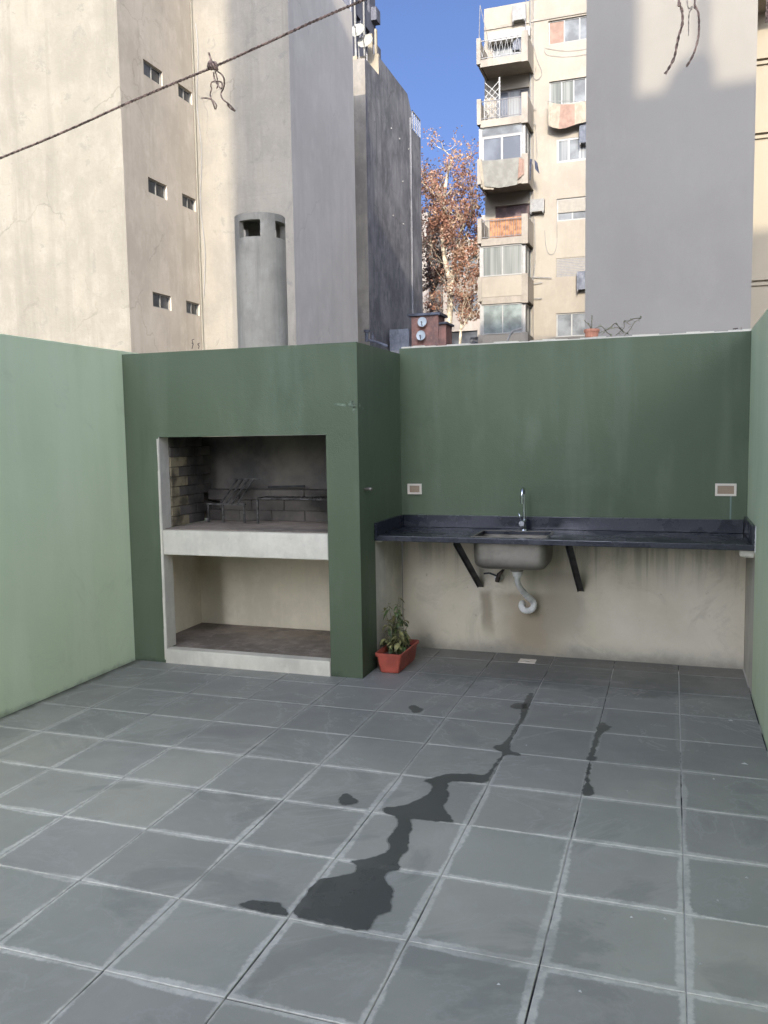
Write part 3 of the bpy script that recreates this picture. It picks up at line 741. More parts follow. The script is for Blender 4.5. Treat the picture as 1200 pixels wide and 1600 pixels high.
# ================================================================== WET PATCHES
def damp_mat():
    mt, nt, b = newmat('damp_fringe'); g = NB(nt)
    b.inputs['Base Color'].default_value = (.10, .10, .085, 1); b.inputs['Roughness'].default_value = .5; b.inputs['Alpha'].default_value = .30
    return mt
M['damp'] = damp_mat()
def poly_sheet(name, P3, mat, parent=None):
    tris = tessellate_polygon([[Vector(v) for v in P3]])
    tris = [t if (Vector(P3[t[1]]) - Vector(P3[t[0]])).cross(Vector(P3[t[2]]) - Vector(P3[t[0]])).z > 0 else t[::-1] for t in tris]
    me = bpy.data.meshes.new(name); me.from_pydata(P3, [], tris); me.update(); me.materials.append(M[mat])
    o = bpy.data.objects.new(name, me); col.objects.link(o)
    if parent is not None: o.parent = parent
    return o
def wet(pts, label, z=.0016):
    q = [onZ(x, y, z) for x, y in pts]
    for _ in range(1):                      # round the traced corners
        q2 = []
        for i in range(len(q)):
            a, c = q[i], q[(i + 1) % len(q)]; q2 += [a.lerp(c, .25), a.lerp(c, .75)]
        q = q2
    P = []
    for i in range(len(q)):
        a, c = q[i], q[(i + 1) % len(q)]; n = max(1, int((c - a).length / .006))
        for k in range(n): P.append(a.lerp(c, k / n))
    area = sum(P[i].x * P[(i + 1) % len(P)].y - P[(i + 1) % len(P)].x * P[i].y for i in range(len(P)))
    sg = 1 if area > 0 else -1
    def offs(amount, zz):
        out = []
        for i, p in enumerate(P):
            t = (P[(i + 1) % len(P)] - P[i - 1]); t = t.normalized() if t.length > 0 else Vector((1, 0, 0)); nrm = Vector((t.y, -t.x, 0)) * sg
            w = mnoise.noise(Vector((p.x * 25, p.y * 25, 0))) * .0085 + mnoise.noise(Vector((p.x * 80, p.y * 80, 3))) * .0045
            v = p + nrm * (w + amount * (1 + .8 * mnoise.noise(Vector((p.x * 14, p.y * 14, 8)))))
            out.append((v.x, v.y, zz))
        return out
    o = poly_sheet('wet_patch', offs(0, z), 'wet')
    poly_sheet('damp_edge', offs(.005, z - .0006), 'damp', o)
    tag(o, label, 'puddle')
Z8 = lambda L: [(360 + u / 2.5, 1080 + v / 2.5) for u, v in L]
Z2 = lambda L: [(600 + u / 2, 1000 + v / 2) for u, v in L]
wet(Z8([(230, 880), (380, 908), (525, 937), (555, 915), (570, 880), (600, 866), (625, 855), (628, 800), (642, 775), (620, 760), (605, 745), (602, 705), (672, 695), (645, 660), (675, 640), (690, 625), (693, 600), (690, 570), (708, 545), (706, 515), (700, 498), (780, 505), (868, 515), (862, 495), (850, 478), (820, 452), (850, 425), (848, 400), (845, 380), (850, 352), (920, 352), (1000, 360), (1020, 325), (1060, 252), (1100, 245), (1130, 252), (1125, 243), (1100, 236), (1085, 225), (1110, 150), (1150, 110), (1168, 50), (1185, 10), (1168, 5), (1140, 60), (1128, 130), (1118, 125), (1090, 180), (1075, 190), (1072, 205), (1030, 215), (1035, 228), (1070, 240), (1030, 285), (1010, 315), (990, 330), (950, 325), (900, 322), (850, 322), (820, 330), (750, 350), (770, 356), (790, 365), (785, 395), (750, 415), (700, 440), (650, 452), (600, 455), (595, 468), (620, 482), (650, 490), (658, 520), (640, 545), (612, 570), (618, 590), (630, 612), (600, 635), (560, 650), (510, 658), (465, 665), (490, 678), (495, 700), (470, 715), (400, 726), (340, 735), (290, 800)]), 'long dark wet trail running down the middle of the tiles')
wet(Z8([(22, 838), (55, 820), (110, 818), (180, 822), (210, 850), (225, 878), (190, 872), (140, 864), (80, 850)]), 'wide low wet spot left of the big wet trail end')
wet(Z8([(425, 420), (450, 395), (475, 412), (502, 428), (480, 440), (440, 445), (428, 435)]), 'small lone wet spot in the middle of a tile')
wet(Z8([(695, 62), (712, 52), (735, 62), (755, 72), (735, 84), (712, 84)]), 'small wet spot towards the counter')
wet(Z2([(672, 262), (686, 256), (695, 268), (714, 271), (700, 280), (684, 290), (672, 300), (664, 330), (655, 362), (668, 366), (650, 378), (632, 372), (648, 345), (662, 290)]), 'thin wet streak along a joint on the right')
wet(Z2([(640, 385), (648, 388), (636, 440), (652, 462), (655, 478), (650, 488), (618, 486), (628, 450)]), 'small wet spot at a tile corner on the right')
wet(Z2([(392, 208), (412, 196), (440, 198), (452, 208), (430, 216), (405, 214)]), 'small wet spot beside the top of the wet trail')

# white bits on the floor
rr = random.Random(3)
spots = [(1083, 252, .03), (1127, 388, .032), (1133, 744, .012), (877, 873, .01), (773, 868, .01), (760, 472, .01), (1042, 815, .01), (358, 1078, .012), (612, 1100, .012), (547, 530, .010), (990, 1014, .012), (1030, 435, .010), (445, 330, .008)]
for i, (u, v, L) in enumerate(spots):
    p = onZ(600 + u / 2, 1000 + v / 2, .002); mb = MB()
    a = rr.uniform(-.6, .4); d = Vector((math.cos(a), math.sin(a), 0)); s_ = Vector((-d.y, d.x, 0)); W = L * .3
    mb.face([p - d * L * .5, p + s_ * W + Vector((0, 0, .004)), p + d * L * .5]); mb.face([p - d * L * .5, p + d * L * .5, p - s_ * W * .8 + Vector((0, 0, .002))])
    o = mb.build('fallen_petal' if L > .02 else 'paint_chip', 'plastic_white')
    if L > .02: tag(o, ['pale fallen petal nearer the counter, by the right wall', 'pale fallen petal farther from the counter, by the right wall'][i], 'petal')
    else: tag(o, 'tiny white paint chip lying on the grey tiles', 'debris', 'white paint chips on the tiles')

# ================================================================== ROPES OVERHEAD
def strands(mb, pts, r, tw=.03):
    """two-strand twisted rope along a polyline"""
    L = 0; segs = [pts[0]]
    for a, c in zip(pts, pts[1:]):
        n = max(1, int((c - a).length / (tw * .28)))
        for k in range(1, n + 1): segs.append(a.lerp(c, k / n))
    for ph in (0, math.pi):
        out = []; s = 0
        for i, p in enumerate(segs):
            if i: s += (p - segs[i - 1]).length
            t = (segs[min(i + 1, len(segs) - 1)] - segs[max(i - 1, 0)]).normalized()
            ref = Vector((0, 1, 0)) if abs(t.y) < .9 else Vector((1, 0, 0))
            a_ = t.cross(ref).normalized(); b_ = a_.cross(t); an = s / tw * 2 * math.pi + ph
            out.append(p + (a_ * math.cos(an) + b_ * math.sin(an)) * r * .5)
        mb.tube(out, r * .62, 5)
RY = .3
rp_ = thing('clothes_rope', 'brown twisted rope slanting across the upper left with a knot', 'rope')
def rz(x): return 2.908 + (x + 2.369) * (3.312 - 2.908) / (2.369 - .503) + .0035 * (x + 1.4) ** 2 - .012
pts = [Vector((x, RY, rz(x) + .003 * math.sin(x * 7))) for x in [-6 + .12 * k for k in range(84)]]
b = MB(); strands(b, pts, .0062, .035); b.build('rope_line', 'rope', rp_)
K = onY(333, 101, RY)
def kp(u, v, dy=0):
    q = onY(290 + u / 11.43, 60 + v / 11.43, RY + dy); return q
b = MB()
for k in range(5):     # knot turns
    c0 = K + Vector((-.016 + .008 * k, 0, -.002 * k)); loop = []
    for j in range(13):
        a = 2 * math.pi * j / 12; loop.append(c0 + Vector((.006 * math.sin(a + k), .012 * math.cos(a), .015 * math.sin(a))))
    b.tube(loop, .0052, 6)
b.build('knot', 'rope', rp_, smooth=True)
for L, r in (([(470, 440), (440, 340), (415, 260)], .0045), ([(550, 580), (640, 640), (690, 740), (680, 880), (630, 990), (670, 1090), (770, 1170), (880, 1290), (800, 1250), (740, 1170)], .0033),
             ([(500, 600), (510, 700), (540, 780), (590, 850), (640, 900), (650, 800), (590, 770), (470, 780), (450, 850), (465, 900), (440, 980), (450, 1060), (500, 1180), (530, 1260), (550, 1200), (500, 1120), (400, 1070), (290, 1065)], .0031),
             ([(520, 560), (560, 700), (580, 830), (550, 890)], .003)):
    b = MB(); pr = crom([kp(u, v, .01 * math.sin(u)) for u, v in L], 6); b.tube(pr, r, 6); b.build('loose_end', 'rope', rp_, smooth=True)
def hang(px, label, mat, r, dy):
    q = [onY(x, y, RY + dy) for x, y in px]
    top = q[0]; q = [Vector((top.x + .01, RY, rz(top.x)))] + q
    b = MB(); strands(b, crom(q, 8), r, .05)
    return tag(b.build('cord', mat), label, 'cord')
Z4 = lambda L: [(1000 + u / 6, v / 6) for u, v in L]
hang(Z4([(365, -60), (370, 30), (395, 110), (395, 230), (365, 330), (345, 420), (320, 540), (270, 640), (235, 692)]), 'longest brown cord end hanging before the white building', 'rope', .0050, 0)
hang(Z4([(515, -60), (520, 60), (548, 130), (550, 320), (515, 470), (470, 570), (435, 622)]), 'shorter brown cord end hanging to the right', 'rope', .0042, .01)
hang(Z4([(440, -50), (490, 60), (460, 130), (455, 330)]), 'thin pale cord hanging between the two brown cords', 'cord_light', .0022, .02)
hang(Z4([(1195, -60), (1190, 60), (1185, 210)]), 'short brown cord end at the upper right corner', 'rope', .0045, .02)

# ================================================================== BUILDINGS
def window(parent, x0, x1, z0, z1, Y, cols=2, frame='alu', pane='glass', fw=.05, axis='y', panes=None, frames_out=.03):
    """window lying in a plane Y (axis y) or X (axis x); frame part with pane sub-parts"""
    def P(u0, u1, d0, d1, v0, v1, mb):
        if axis == 'y': mb.box(u0, u1, d0, d1, v0, v1)
        else: mb.box(-d1 if False else d0, d1, u0, u1, v0, v1)
    b = MB(); holes = []
    step = (x1 - x0 - fw) / cols
    for k in range(cols): holes.append((x0 + fw + k * step, x0 + (k + 1) * step, z0 + fw, z1 - fw))
    s = 1 if axis == 'y' else -1
    for a, c, d, e in rect_cuts(x0, x1, z0, z1, holes):
        if axis == 'y': b.box(a, c, Y - frames_out, Y + .03, d, e)
        else: b.box(Y - .03, Y + frames_out, a, c, d, e)
    fr = b.build('window', frame, parent)
    for k, h in enumerate(holes):
        b = MB(); mt = panes[k] if panes else pane
        if axis == 'y': b.box(h[0], h[1], Y - .005 + .006 * k, Y + .02 + .006 * k, h[2], h[3])
        else: b.box(Y - .02 - .006 * k, Y + .005 - .006 * k, h[0], h[1], h[2], h[3])
        b.build('pane', mt, fr)
    return fr

# ---- left tower: lit front, shaded side with small windows
tw = thing('tower_block', 'tall weathered plaster block at the left with small dark windows', 'building')
TX, TY0, TY1 = -12.71, 16.0, 19.6
wins = []
for zc in (2.05, 5.30, 8.33, 11.37, 14.35):
    wins.append((17.08, 17.98, zc - .20, zc + .20)); wins.append((18.76, 19.5, zc + .0 - .18 + .02, zc + .18 + .02))
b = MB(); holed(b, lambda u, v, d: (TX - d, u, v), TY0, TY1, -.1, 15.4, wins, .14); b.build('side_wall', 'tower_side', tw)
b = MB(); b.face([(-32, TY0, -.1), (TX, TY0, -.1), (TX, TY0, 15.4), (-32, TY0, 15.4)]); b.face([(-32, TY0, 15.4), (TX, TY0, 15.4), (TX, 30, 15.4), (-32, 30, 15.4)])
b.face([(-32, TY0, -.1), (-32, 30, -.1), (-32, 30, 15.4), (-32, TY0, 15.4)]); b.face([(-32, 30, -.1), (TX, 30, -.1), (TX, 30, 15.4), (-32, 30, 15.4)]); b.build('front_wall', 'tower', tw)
for (y0, y1, z0, z1) in wins:
    fr = window(tw, y0 + .005, y1 - .005, z0 + .005, z1 - .005, TX - .09, 2, 'alu', 'glass', .03, 'x', panes=['glass_pale', 'glass'])
b = MB(); b.tube([(TX + .035, TY1 - .04, -.1), (TX + .035, TY1 - .04, 15.4)], .03, 8); b.build('drainpipe', 'tower', tw)
b = MB(); q = [Vector((TX + .16, TY1 - .03, 13.5 - k * .6 + 0)) for k in range(14)]
for k, v in enumerate(q): v.x += .05 * math.sin(k * 1.3)
b.tube(crom(q, 4), .009, 5); b.build('cable', 'concrete', tw)

mb_ = thing('plaster_block', 'blank plaster block right of the small windowed tower, partly sunlit', 'building')
BX = -9.62
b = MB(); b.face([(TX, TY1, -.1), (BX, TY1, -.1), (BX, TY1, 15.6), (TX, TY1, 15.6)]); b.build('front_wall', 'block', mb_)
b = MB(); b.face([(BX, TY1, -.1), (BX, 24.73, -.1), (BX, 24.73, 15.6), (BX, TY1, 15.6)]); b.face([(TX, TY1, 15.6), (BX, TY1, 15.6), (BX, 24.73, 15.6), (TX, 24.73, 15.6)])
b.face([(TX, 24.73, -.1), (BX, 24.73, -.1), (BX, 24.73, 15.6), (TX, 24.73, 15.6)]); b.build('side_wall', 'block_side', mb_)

# ---- dark long building behind
db = thing('dark_long_building', 'dark grey streaked blind wall receding behind the plaster block', 'building')
DX = -10.358
b = MB(); b.face([(DX, 28, -.1), (DX, 29.6, -.1), (DX, 29.6, 15.55), (DX, 28, 15.55)])
b.face([(DX, 29.6, -.1), (DX, 34.0, -.1), (DX, 34.0, 15.62), (DX, 33.4, 16.2), (DX, 29.6, 16.25)])
b.face([(DX, 34, -.1), (DX, 35.4, -.1), (DX, 35.4, 14.95), (DX, 34, 14.95)])
b.face([(-16, 35.4, -.1), (DX, 35.4, -.1), (DX, 35.4, 14.95), (-16, 35.4, 14.95)])
b.build('side_wall', 'darkwall', db)
b = MB(); b.face([(-16, 28, -.1), (DX, 28, -.1), (DX, 28, 15.55), (-16, 28, 15.55)]); b.build('front_wall', 'darkfront', db)
b = MB(); b.box(-16, -10.73, 28.15, 28.3, 15.5, 15.75); b.box(-16, DX - .003, 29.6, 29.75, 15.3, 16.35); b.box(-10.80, -10.62, 29.62, 29.74, 16.35, 17.15); b.box(-10.52, -10.44, 29.62, 29.74, 16.35, 17.3)
b.build('white_parapet', 'yellow', db)
b = MB(); b.face([(-16, 28, 15.5), (DX, 28, 15.5), (DX, 29.6, 15.5), (-16, 29.6, 15.5)]); b.face([(-16, 29.6, 15.6), (DX, 29.6, 15.6), (DX, 34, 15.6), (-16, 34, 15.6)]); b.face([(-16, 34, 14.9), (DX, 34, 14.9), (DX, 35.4, 14.9), (-16, 35.4, 14.9)])
b.build('roof', 'roof_dark', db)
b = MB()
for k in range(5): b.box(DX - .02, DX + .02, 34.1 + k * .3, 34.13 + k * .3, 14.95, 15.75)
b.box(DX - .02, DX + .02, 34.1, 35.35, 15.7, 15.75); b.build('roof_railing', 'ac_dark', db)
b = MB(); b.tube([(DX + .03, 33.7, 4), (DX + .03, 33.7, 15.3)], .05, 6); b.build('drainpipe', 'darkwall', db)
rr = random.Random(8)
for (x, y) in ((611, 201), (624, 217), (638, 233), (642, 300), (629, 284), (614, 337), (630, 350), (644, 363)):
    p = onX(x, y, DX); b = MB(); b.box(DX + .003, DX + .04, p.y - .035, p.y + .015, p.z - .025, p.z + .025); b.build('wall_bracket', 'alu', db)

def dish(name, P, rad, tilt, label, mat, group, facing=(0, -1, .5), feed=True, mast=.8):
    o = thing(name, label, 'satellite dish', group)
    f = Vector(facing).normalized(); s_ = f.cross(Vector((0, 0, 1))).normalized(); u_ = s_.cross(f)
    P = Vector(P); b = MB(); n = 20; rg = []
    for i in range(5):
        t = i / 4; rg.append([P + (s_ * math.cos(2 * math.pi * k / n) * .92 + u_ * math.sin(2 * math.pi * k / n)) * rad * t + f * (rad * .28 * t * t) for k in range(n)])
    for i in range(1, 5):
        for k in range(n):
            if i == 1: b.face([P, rg[1][k], rg[1][(k + 1) % n]])
            else: b.face([rg[i - 1][k], rg[i - 1][(k + 1) % n], rg[i][(k + 1) % n], rg[i][k]])
    b.build('reflector', mat, o, smooth=True, weld=True)
    tip = P + f * rad * 1.0 - u_ * rad * .2
    b = MB(); b.tube([P - u_ * rad * .95, tip], .018, 5); b.tube([tip, tip - f * .08], .035, 6); b.build('feed_arm', 'dark_frame', o)
    b = MB(); b.tube([P - f * .05, P - f * .15 - Vector((0, 0, mast))], .025, 6); b.build('mast', 'ac_dark', o)
dish('satellite_dish', (-10.95, 28.9, 16.95), .33, 0, 'higher pale dish on the dark building roof', 'dish', 'dishes on the roofs', mast=1.3)
dish('satellite_dish', (-10.66, 29.0, 16.55), .33, 0, 'lower pale dish beside white posts on the dark building roof', 'dish', 'dishes on the roofs', mast=1.0)
b = MB(); b.tube([(-11.0, 28.3, 15.5), (-11.0, 28.3, 18.4)], .02, 5); b.tube([(-10.83, 28.35, 15.5), (-10.83, 28.35, 16.1)], .03, 5)
tag(b.build('roof_mast', 'alu'), 'thin mast on the dark building roof beside the dishes', 'mast')

# ---- far dark tower
ft = thing('far_tower', 'far dark high-rise rising behind the dishes', 'building')
FX = onY(587, 50, 65).x
b = MB(); hs = []
for k in range(13):
    z = 3 + k * 2.9
    hs += [(60.6, 61.5, z, z + 1.5), (62.6, 63.6, z, z + 1.5)]
holed(b, lambda u, v, d: (FX - d, u, v), 59.6, 65, -.1, 41, hs, .3); b.face([(-36, 59.6, -.1), (FX, 59.6, -.1), (FX, 59.6, 41), (-36, 59.6, 41)]); b.face([(-36, 59.6, 41), (FX, 59.6, 41), (FX, 65, 41), (-36, 65, 41)])
b.build('wall', 'far_dark', ft)
for (a, c, d, e) in hs:
    b = MB(); b.box(FX - .3, FX - .25, a, c, d, e); b.build('window', 'glass_pale', ft)
for k in range(13):
    b = MB(); b.box(FX + .003, FX + .45, 63.9, 64.9, 2.6 + k * 2.9, 3.6 + k * 2.9); b.build('balcony', 'far_dark', ft)
for yy in (60.0, 62.0):
    b = MB(); b.box(FX + .003, FX + .12, yy, yy + .15, 0, 41); b.build('pilaster', 'ac', ft)

# ---- white smooth building on the right, in the shade with a patch of sun
wb = thing('blank_white_building', 'smooth blank white wall filling the right, with a patch of sunlight', 'building')
WX0, WX1, WY = -1.20, 2.30, 17.0
b = MB(); b.box(WX0, WX1, WY, WY + 4.6, -.1, 13.2); b.build('wall', 'white_smooth', wb)

yb = thing('cream_building', 'cream building with moulded ledges at the right edge', 'building')
b = MB(); b.box(2.0, 14, 22, 34, -.1, 16.5); b.build('wall', 'yellow', yb)
for z in (5.55, 9.35, 11.22, 13.1, 15.0):
    b = MB(); b.box(1.96, 14, 21.9, 21.995, z - .09, z); b.box(1.96, 14, 21.94, 21.995, z - .22, z - .14); b.build('ledge', 'yellow', yb)
b = MB(); b.box(1.9, 3.2, 21.0, 21.995, 12.30, 12.55); b.box(1.9, 2.55, 21.0, 21.1, 12.55, 13.6); b.build('balcony', 'apt_slab', yb)

# ---- apartment building with balconies
AF, AM = 37.0, 38.8
ap = thing('apartment_building', 'cream apartment building with stacked balconies in the sun', 'building')
wr = []      # main wall openings in px -> metres
def prect(x0, y0, x1, y1, Y=AM):
    a, c = onY(x0, y0, Y), onY(x1, y1, Y); return (a.x, c.x, min(a.z, c.z), max(a.z, c.z))
ws = {}
ws['w1'] = (onY(857, 50, AM).x, -2.2, onY(857, 70, AM).z, onY(857, 33, AM).z)
ws['w2'] = (onY(858, 150, AM).x, -2.2, onY(858, 166, AM).z, onY(858, 128, AM).z)
ws['w3'] = (onY(870, 220, AM).x, -2.5, onY(870, 255, AM).z, onY(870, 218, AM).z)
ws['w4'] = (onY(870, 320, AM).x, -2.5, onY(870, 346, AM).z, onY(870, 311, AM).z)
ws['w5'] = (onY(869, 420, AM).x, -2.5, onY(869, 434, AM).z, onY(869, 404, AM).z)
ws['w6'] = (onY(869, 500, AM).x, -2.5, onY(869, 527, AM).z, onY(869, 490, AM).z)
ws['w7'] = (ws['w6'][0], -2.5, ws['w6'][2] - 2.7, ws['w6'][3] - 2.7)
ZB = [18.30 - 2.69 * k for k in range(7)]
BX0, BX1 = -8.02, -5.74
doors = [(-7.7, -6.0, ZB[0] + .25, ZB[0] + 2.2), (-7.55, -5.85, ZB[1] + .25, ZB[1] + 2.25), (-7.6, -5.85, ZB[3] + .25, ZB[3] + 2.25)]
rects = list(ws.values()) + doors
b = MB()
AX0, AX1, ATOP = -8.10, 2.2, 21.72
holed(b, lambda u, v, d: (u, AM + d, v), AX0, AX1, -.1, ATOP, rects, .22)
b.face([(AX0, AM, -.1), (AX0, AM + 12, -.1), (AX0, AM + 12, ATOP), (AX0, AM, ATOP)]); b.face([(AX0, AM, ATOP), (AX1, AM, ATOP), (AX1, AM + 12, ATOP), (AX0, AM + 12, ATOP)])
b.build('wall', 'apt', ap)
b = MB(); b.box(AX0, -5.9, AM - .05, AM - .002, 20.72, 20.84); b.box(-5.9, AX1, AM - .05, AM - .002, 20.74, 20.84); b.build('roof_ledge', 'apt_slab', ap)
zt = ATOP
b = MB(); rr = random.Random(5)
x = -5.85
b.box(-5.85, AX1, AM - .02, AM + .3, zt + .001, zt + .35); b.build('roof_parapet', 'apt', ap)
for k, z in enumerate(ZB):
    # balcony slab with side walls and front piers
    b = MB()
    b.box(BX0 + .1, BX1 - .06, AF + .02, AM, z + .16, z + .32)          # slab
    b.box(BX0 + .1, BX1 - .003, AF + .0, AF + .10, z + .02, z + .34)     # front edge beam
    b.box(BX0 - .06, BX0 + .13, AF - .05, AF + .25, z - .02 + .18, z + 1.30)
    b.box(BX1 - .27, BX1 + .02, AF - .05, AF + .12, z - .02, z + 1.32)
    b.box(BX1 - .10, BX1 + .004, AF + .12, AM - .003, z + .1, z + 1.25)  # side wall (+X)
    b.box(BX0 - .02, BX0 + .08, AF + .25, AM - .003, z + .1, z + 1.25)
    b.build('balcony', 'apt_slab', ap)
    if k in (4, 5, 6):
        b = MB(); b.box(BX0 + .131, BX1 - .271, AF - .02, AF + .08, z + .342, z + 1.28); b.build('balcony_parapet', 'apt', ap)
    if k in (0, 1, 2, 3):
        b = MB(); xa, xb = BX0 + .13, BX1 - .27
        b.bar((xa, AF + .04, z + 1.18), (xb, AF + .04, z + 1.18), .035, .035); b.bar((xa, AF + .04, z + .42), (xb, AF + .04, z + .42), .03, .03)
        nb = 15
        for q in range(nb + 1):
            xq = xa + (xb - xa) * q / nb
            lean = (.07 if q % 2 else -.07) if k == 0 else 0
            b.bar((xq - lean, AF + .04, z + .42), (xq + lean, AF + .04, z + 1.18), .018, .018)
        b.build('railing', 'dark_frame' if k != 0 else 'ac_dark', ap)
# glazed-in balconies
def glazed(k, transom, pan, fr='alu'):
    z0 = ZB[k] + 1.31; z1 = ZB[k] + 2.69 + .0 - .03 + .04
    z1 = ZB[k - 1] + .01
    if transom:
        zt_ = z1 - .42
        window(ap, BX0 + .14, BX1 - .24, zt_ + .01, z1, AF + .10, 1, 'ac', 'glass_pale', .03)
        window(ap, BX0 + .14, BX1 - .24, z0 - .5, zt_, AF + .09, 2, fr, pan[0], .09, panes=pan)
    else:
        window(ap, BX0 + .14, BX1 - .24, z0 - (.0), z1, AF + .10, 2, fr, pan[0], .05, panes=pan)
    b = MB(); b.box(BX1 - .235, BX1 - .12, AF + .125, AF + .25, z0, z1); b.box(BX0 + .0, BX0 + .135, AF + .10, AF + .25, z0, z1); b.build('corner_post', fr, ap)
    window(ap, AF + .26, AM - .01, z0 - (.5 if transom else 0), z1, BX1 - .16, 2, fr, 'glass_pale', .05, 'x')
glazed(2, True, ['glass', 'glass']); glazed(4, False, ['curtain', 'curtain']); glazed(5, False, ['sheet_grey', 'sheet_grey'])
# balcony doors
window(ap, doors[0][0], doors[0][1], doors[0][2], doors[0][3], AM + .15, 2, 'alu', 'curtain_white', .06)
window(ap, doors[1][0], doors[1][1], doors[1][2], doors[1][3], AM + .15, 3, 'dark_frame', 'glass', .06, panes=['glass', 'curtain_white', 'glass'])
window(ap, doors[2][0], doors[2][1], doors[2][2], doors[2][3], AM + .15, 2, 'door_brown', 'door_brown', .06)
# main wall windows
window(ap, *ws['w1'], AM + .12, 4, 'alu', 'glass', .05, panes=['cloth_pink', 'glass_pale', 'glass_pale', 'glass'])
window(ap, *ws['w2'], AM + .12, 5, 'alu', 'glass', .05, panes=['curtain', 'curtain', 'glass_pale', 'curtain', 'glass'])
window(ap, *ws['w3'], AM + .05, 4, 'alu', 'glass', .09, panes=['curtain_white', 'glass_pale', 'curtain_white', 'glass'])
for key in ('w4', 'w6', 'w7'): window(ap, *ws[key], AM + .10, 3, 'alu', 'glass_pale', .06, panes=['glass_pale', 'glass_pale', 'glass'])
w = ws['w4']; b = MB(); b.box(w[0] + .06, w[1] - .06, AM + .04, AM + .06, w[2] + .38, w[3] - .06); b.build('roller_blind', 'shutter', ap)
w = ws['w5']; b = MB()
for q in range(12): zq = w[2] + (w[3] - w[2]) * q / 12; b.box(w[0], w[1], AM + .02, AM + .05, zq, zq + (w[3] - w[2]) / 12 - .012)
b.build('roller_shutter', 'shutter', ap)
# awning box on top balcony
a = onY(760, 50, AM - .2); c = onY(823, 42, AM - .2)
b = MB(); b.box(-7.85, -5.85, AM - .42, AM - .01, 19.98, 20.42); tag_o = b.build('awning_box', 'alu', ap, bevel=.03)
# awning posts on the top balcony
b = MB(); b.bar((BX0 + .05, AF + .05, ZB[0] + 1.3), (BX0 + .05, AF + .3, ZB[0] + 2.9), .03, .03); 
b.build('awning_arm', 'dark_frame', ap); b = MB(); b.bar((BX1 - .1, AF + .05, ZB[0] + 1.3), (BX1 - .1, AF + .3, ZB[0] + 3.0), .03, .03); b.build('awning_arm', 'dark_frame', ap); b = MB()
b.bar((BX0 + .05, AF + .3, ZB[0] + 2.9), (BX0 + .6, AF + .1, ZB[0] + .6), .025, .025); b.build('awning_arm', 'dark_frame', ap)
# wall pipes and cables
b = MB(); px_ = onY(829, 200, AM).x
b.tube([(px_, AM - .07, -.1), (px_, AM - .07, 22.3)], .045, 6); b.build('drainpipe', 'ac', ap)
b = MB(); b.tube([(px_ + .12, AM - .03, 4), (px_ + .12, AM - .03, 22.6)], .022, 5); b.build('cable', 'dark_frame', ap)
def wire(px, r=.012, mat='ac_dark'):
    b = MB(); b.tube(crom([onY(x, y, AM - .03) for x, y in px], 6), r, 4); b.build('cable', mat, ap)
wire([(832, 60), (838, 90), (846, 110), (845, 120), (838, 125), (834, 118), (838, 104)])
wire([(835, 185), (838, 215), (839, 240), (838, 247)]); wire([(851, 360), (853, 385), (858, 397), (866, 395), (870, 380), (870, 346)], .01)
wire([(835, 342), (836, 400), (834, 430), (831, 445)], .02)
for (x0, y0, x1, y1) in ((830, 433, 862, 434), (831, 444, 847, 441), (831, 467, 847, 466), (829, 171, 838, 170), (829, 195, 838, 194)):
    b = MB(); a = onY(x0, y0, AM - .1); c = onY(x1, y1, AM - .1); b.tube([a, c], .02, 5); b.build('wall_rod', 'ac_dark', ap)
for (x0, x1, yy) in ((851, 925, 75), (851, 925, 80)):
    pass
wire([(851, 72), (853, 84), (870, 88), (895, 88), (925, 83)], .008); wire([(852, 75), (875, 79), (900, 79), (925, 74)], .008)

def ac_unit(x0, y0, x1, y1, label, Y=AM, fan=True, dark=False):
    o = thing('air_conditioner', label, 'air conditioner', 'air conditioners on the apartment building')
    a = onY(x0, y0, Y - .35); c = onY(x1, y1, Y - .35); X0, X1 = min(a.x, c.x), max(a.x, c.x); z1, z0 = a.z, c.z
    b = MB(); b.box(X0, X1, Y - .36, Y - .04, z0 + .08, z1); b.build('casing', 'ac' if not dark else 'slate_box', o, bevel=.02)
    if fan:
        cx_, cz_, rd = X0 + (X1 - X0) * .40, (z0 + z1) / 2 + .04, min((z1 - z0) * .40, .24); b = MB()
        for q in range(24):
            a0, a1 = 2 * math.pi * q / 24, 2 * math.pi * (q + 1) / 24
            for r0, r1 in ((rd * .15, rd * .3), (rd * .42, rd * .55), (rd * .68, rd * .8), (rd * .9, rd)):
                b.face([(cx_ + math.cos(a0) * r0, Y - .368, cz_ + math.sin(a0) * r0), (cx_ + math.cos(a1) * r0, Y - .368, cz_ + math.sin(a1) * r0), (cx_ + math.cos(a1) * r1, Y - .368, cz_ + math.sin(a1) * r1), (cx_ + math.cos(a0) * r1, Y - .368, cz_ + math.sin(a0) * r1)])
        b.build('fan_grille', 'ac_dark', o)
    b = MB(); b.box(X0 + .03, X0 + .07, Y - .40, Y - .003, z0, z0 + .078); b.box(X1 - .07, X1 - .03, Y - .40, Y - .003, z0, z0 + .078); b.build('support', 'ac_dark', o)
ac_unit(800, 9, 821, 32, 'air conditioner on the apartment wall above the top balcony')
ac_unit(828, 312, 850, 332, 'air conditioner beside the orange wooden balcony screen')
ac_unit(905, 190, 925, 224, 'dark air conditioner jutting from behind the blank white wall', dark=True, fan=False)
ac_unit(901, 424, 922, 454, 'grey air conditioner beside the closed roller shutter', dark=True, fan=False)

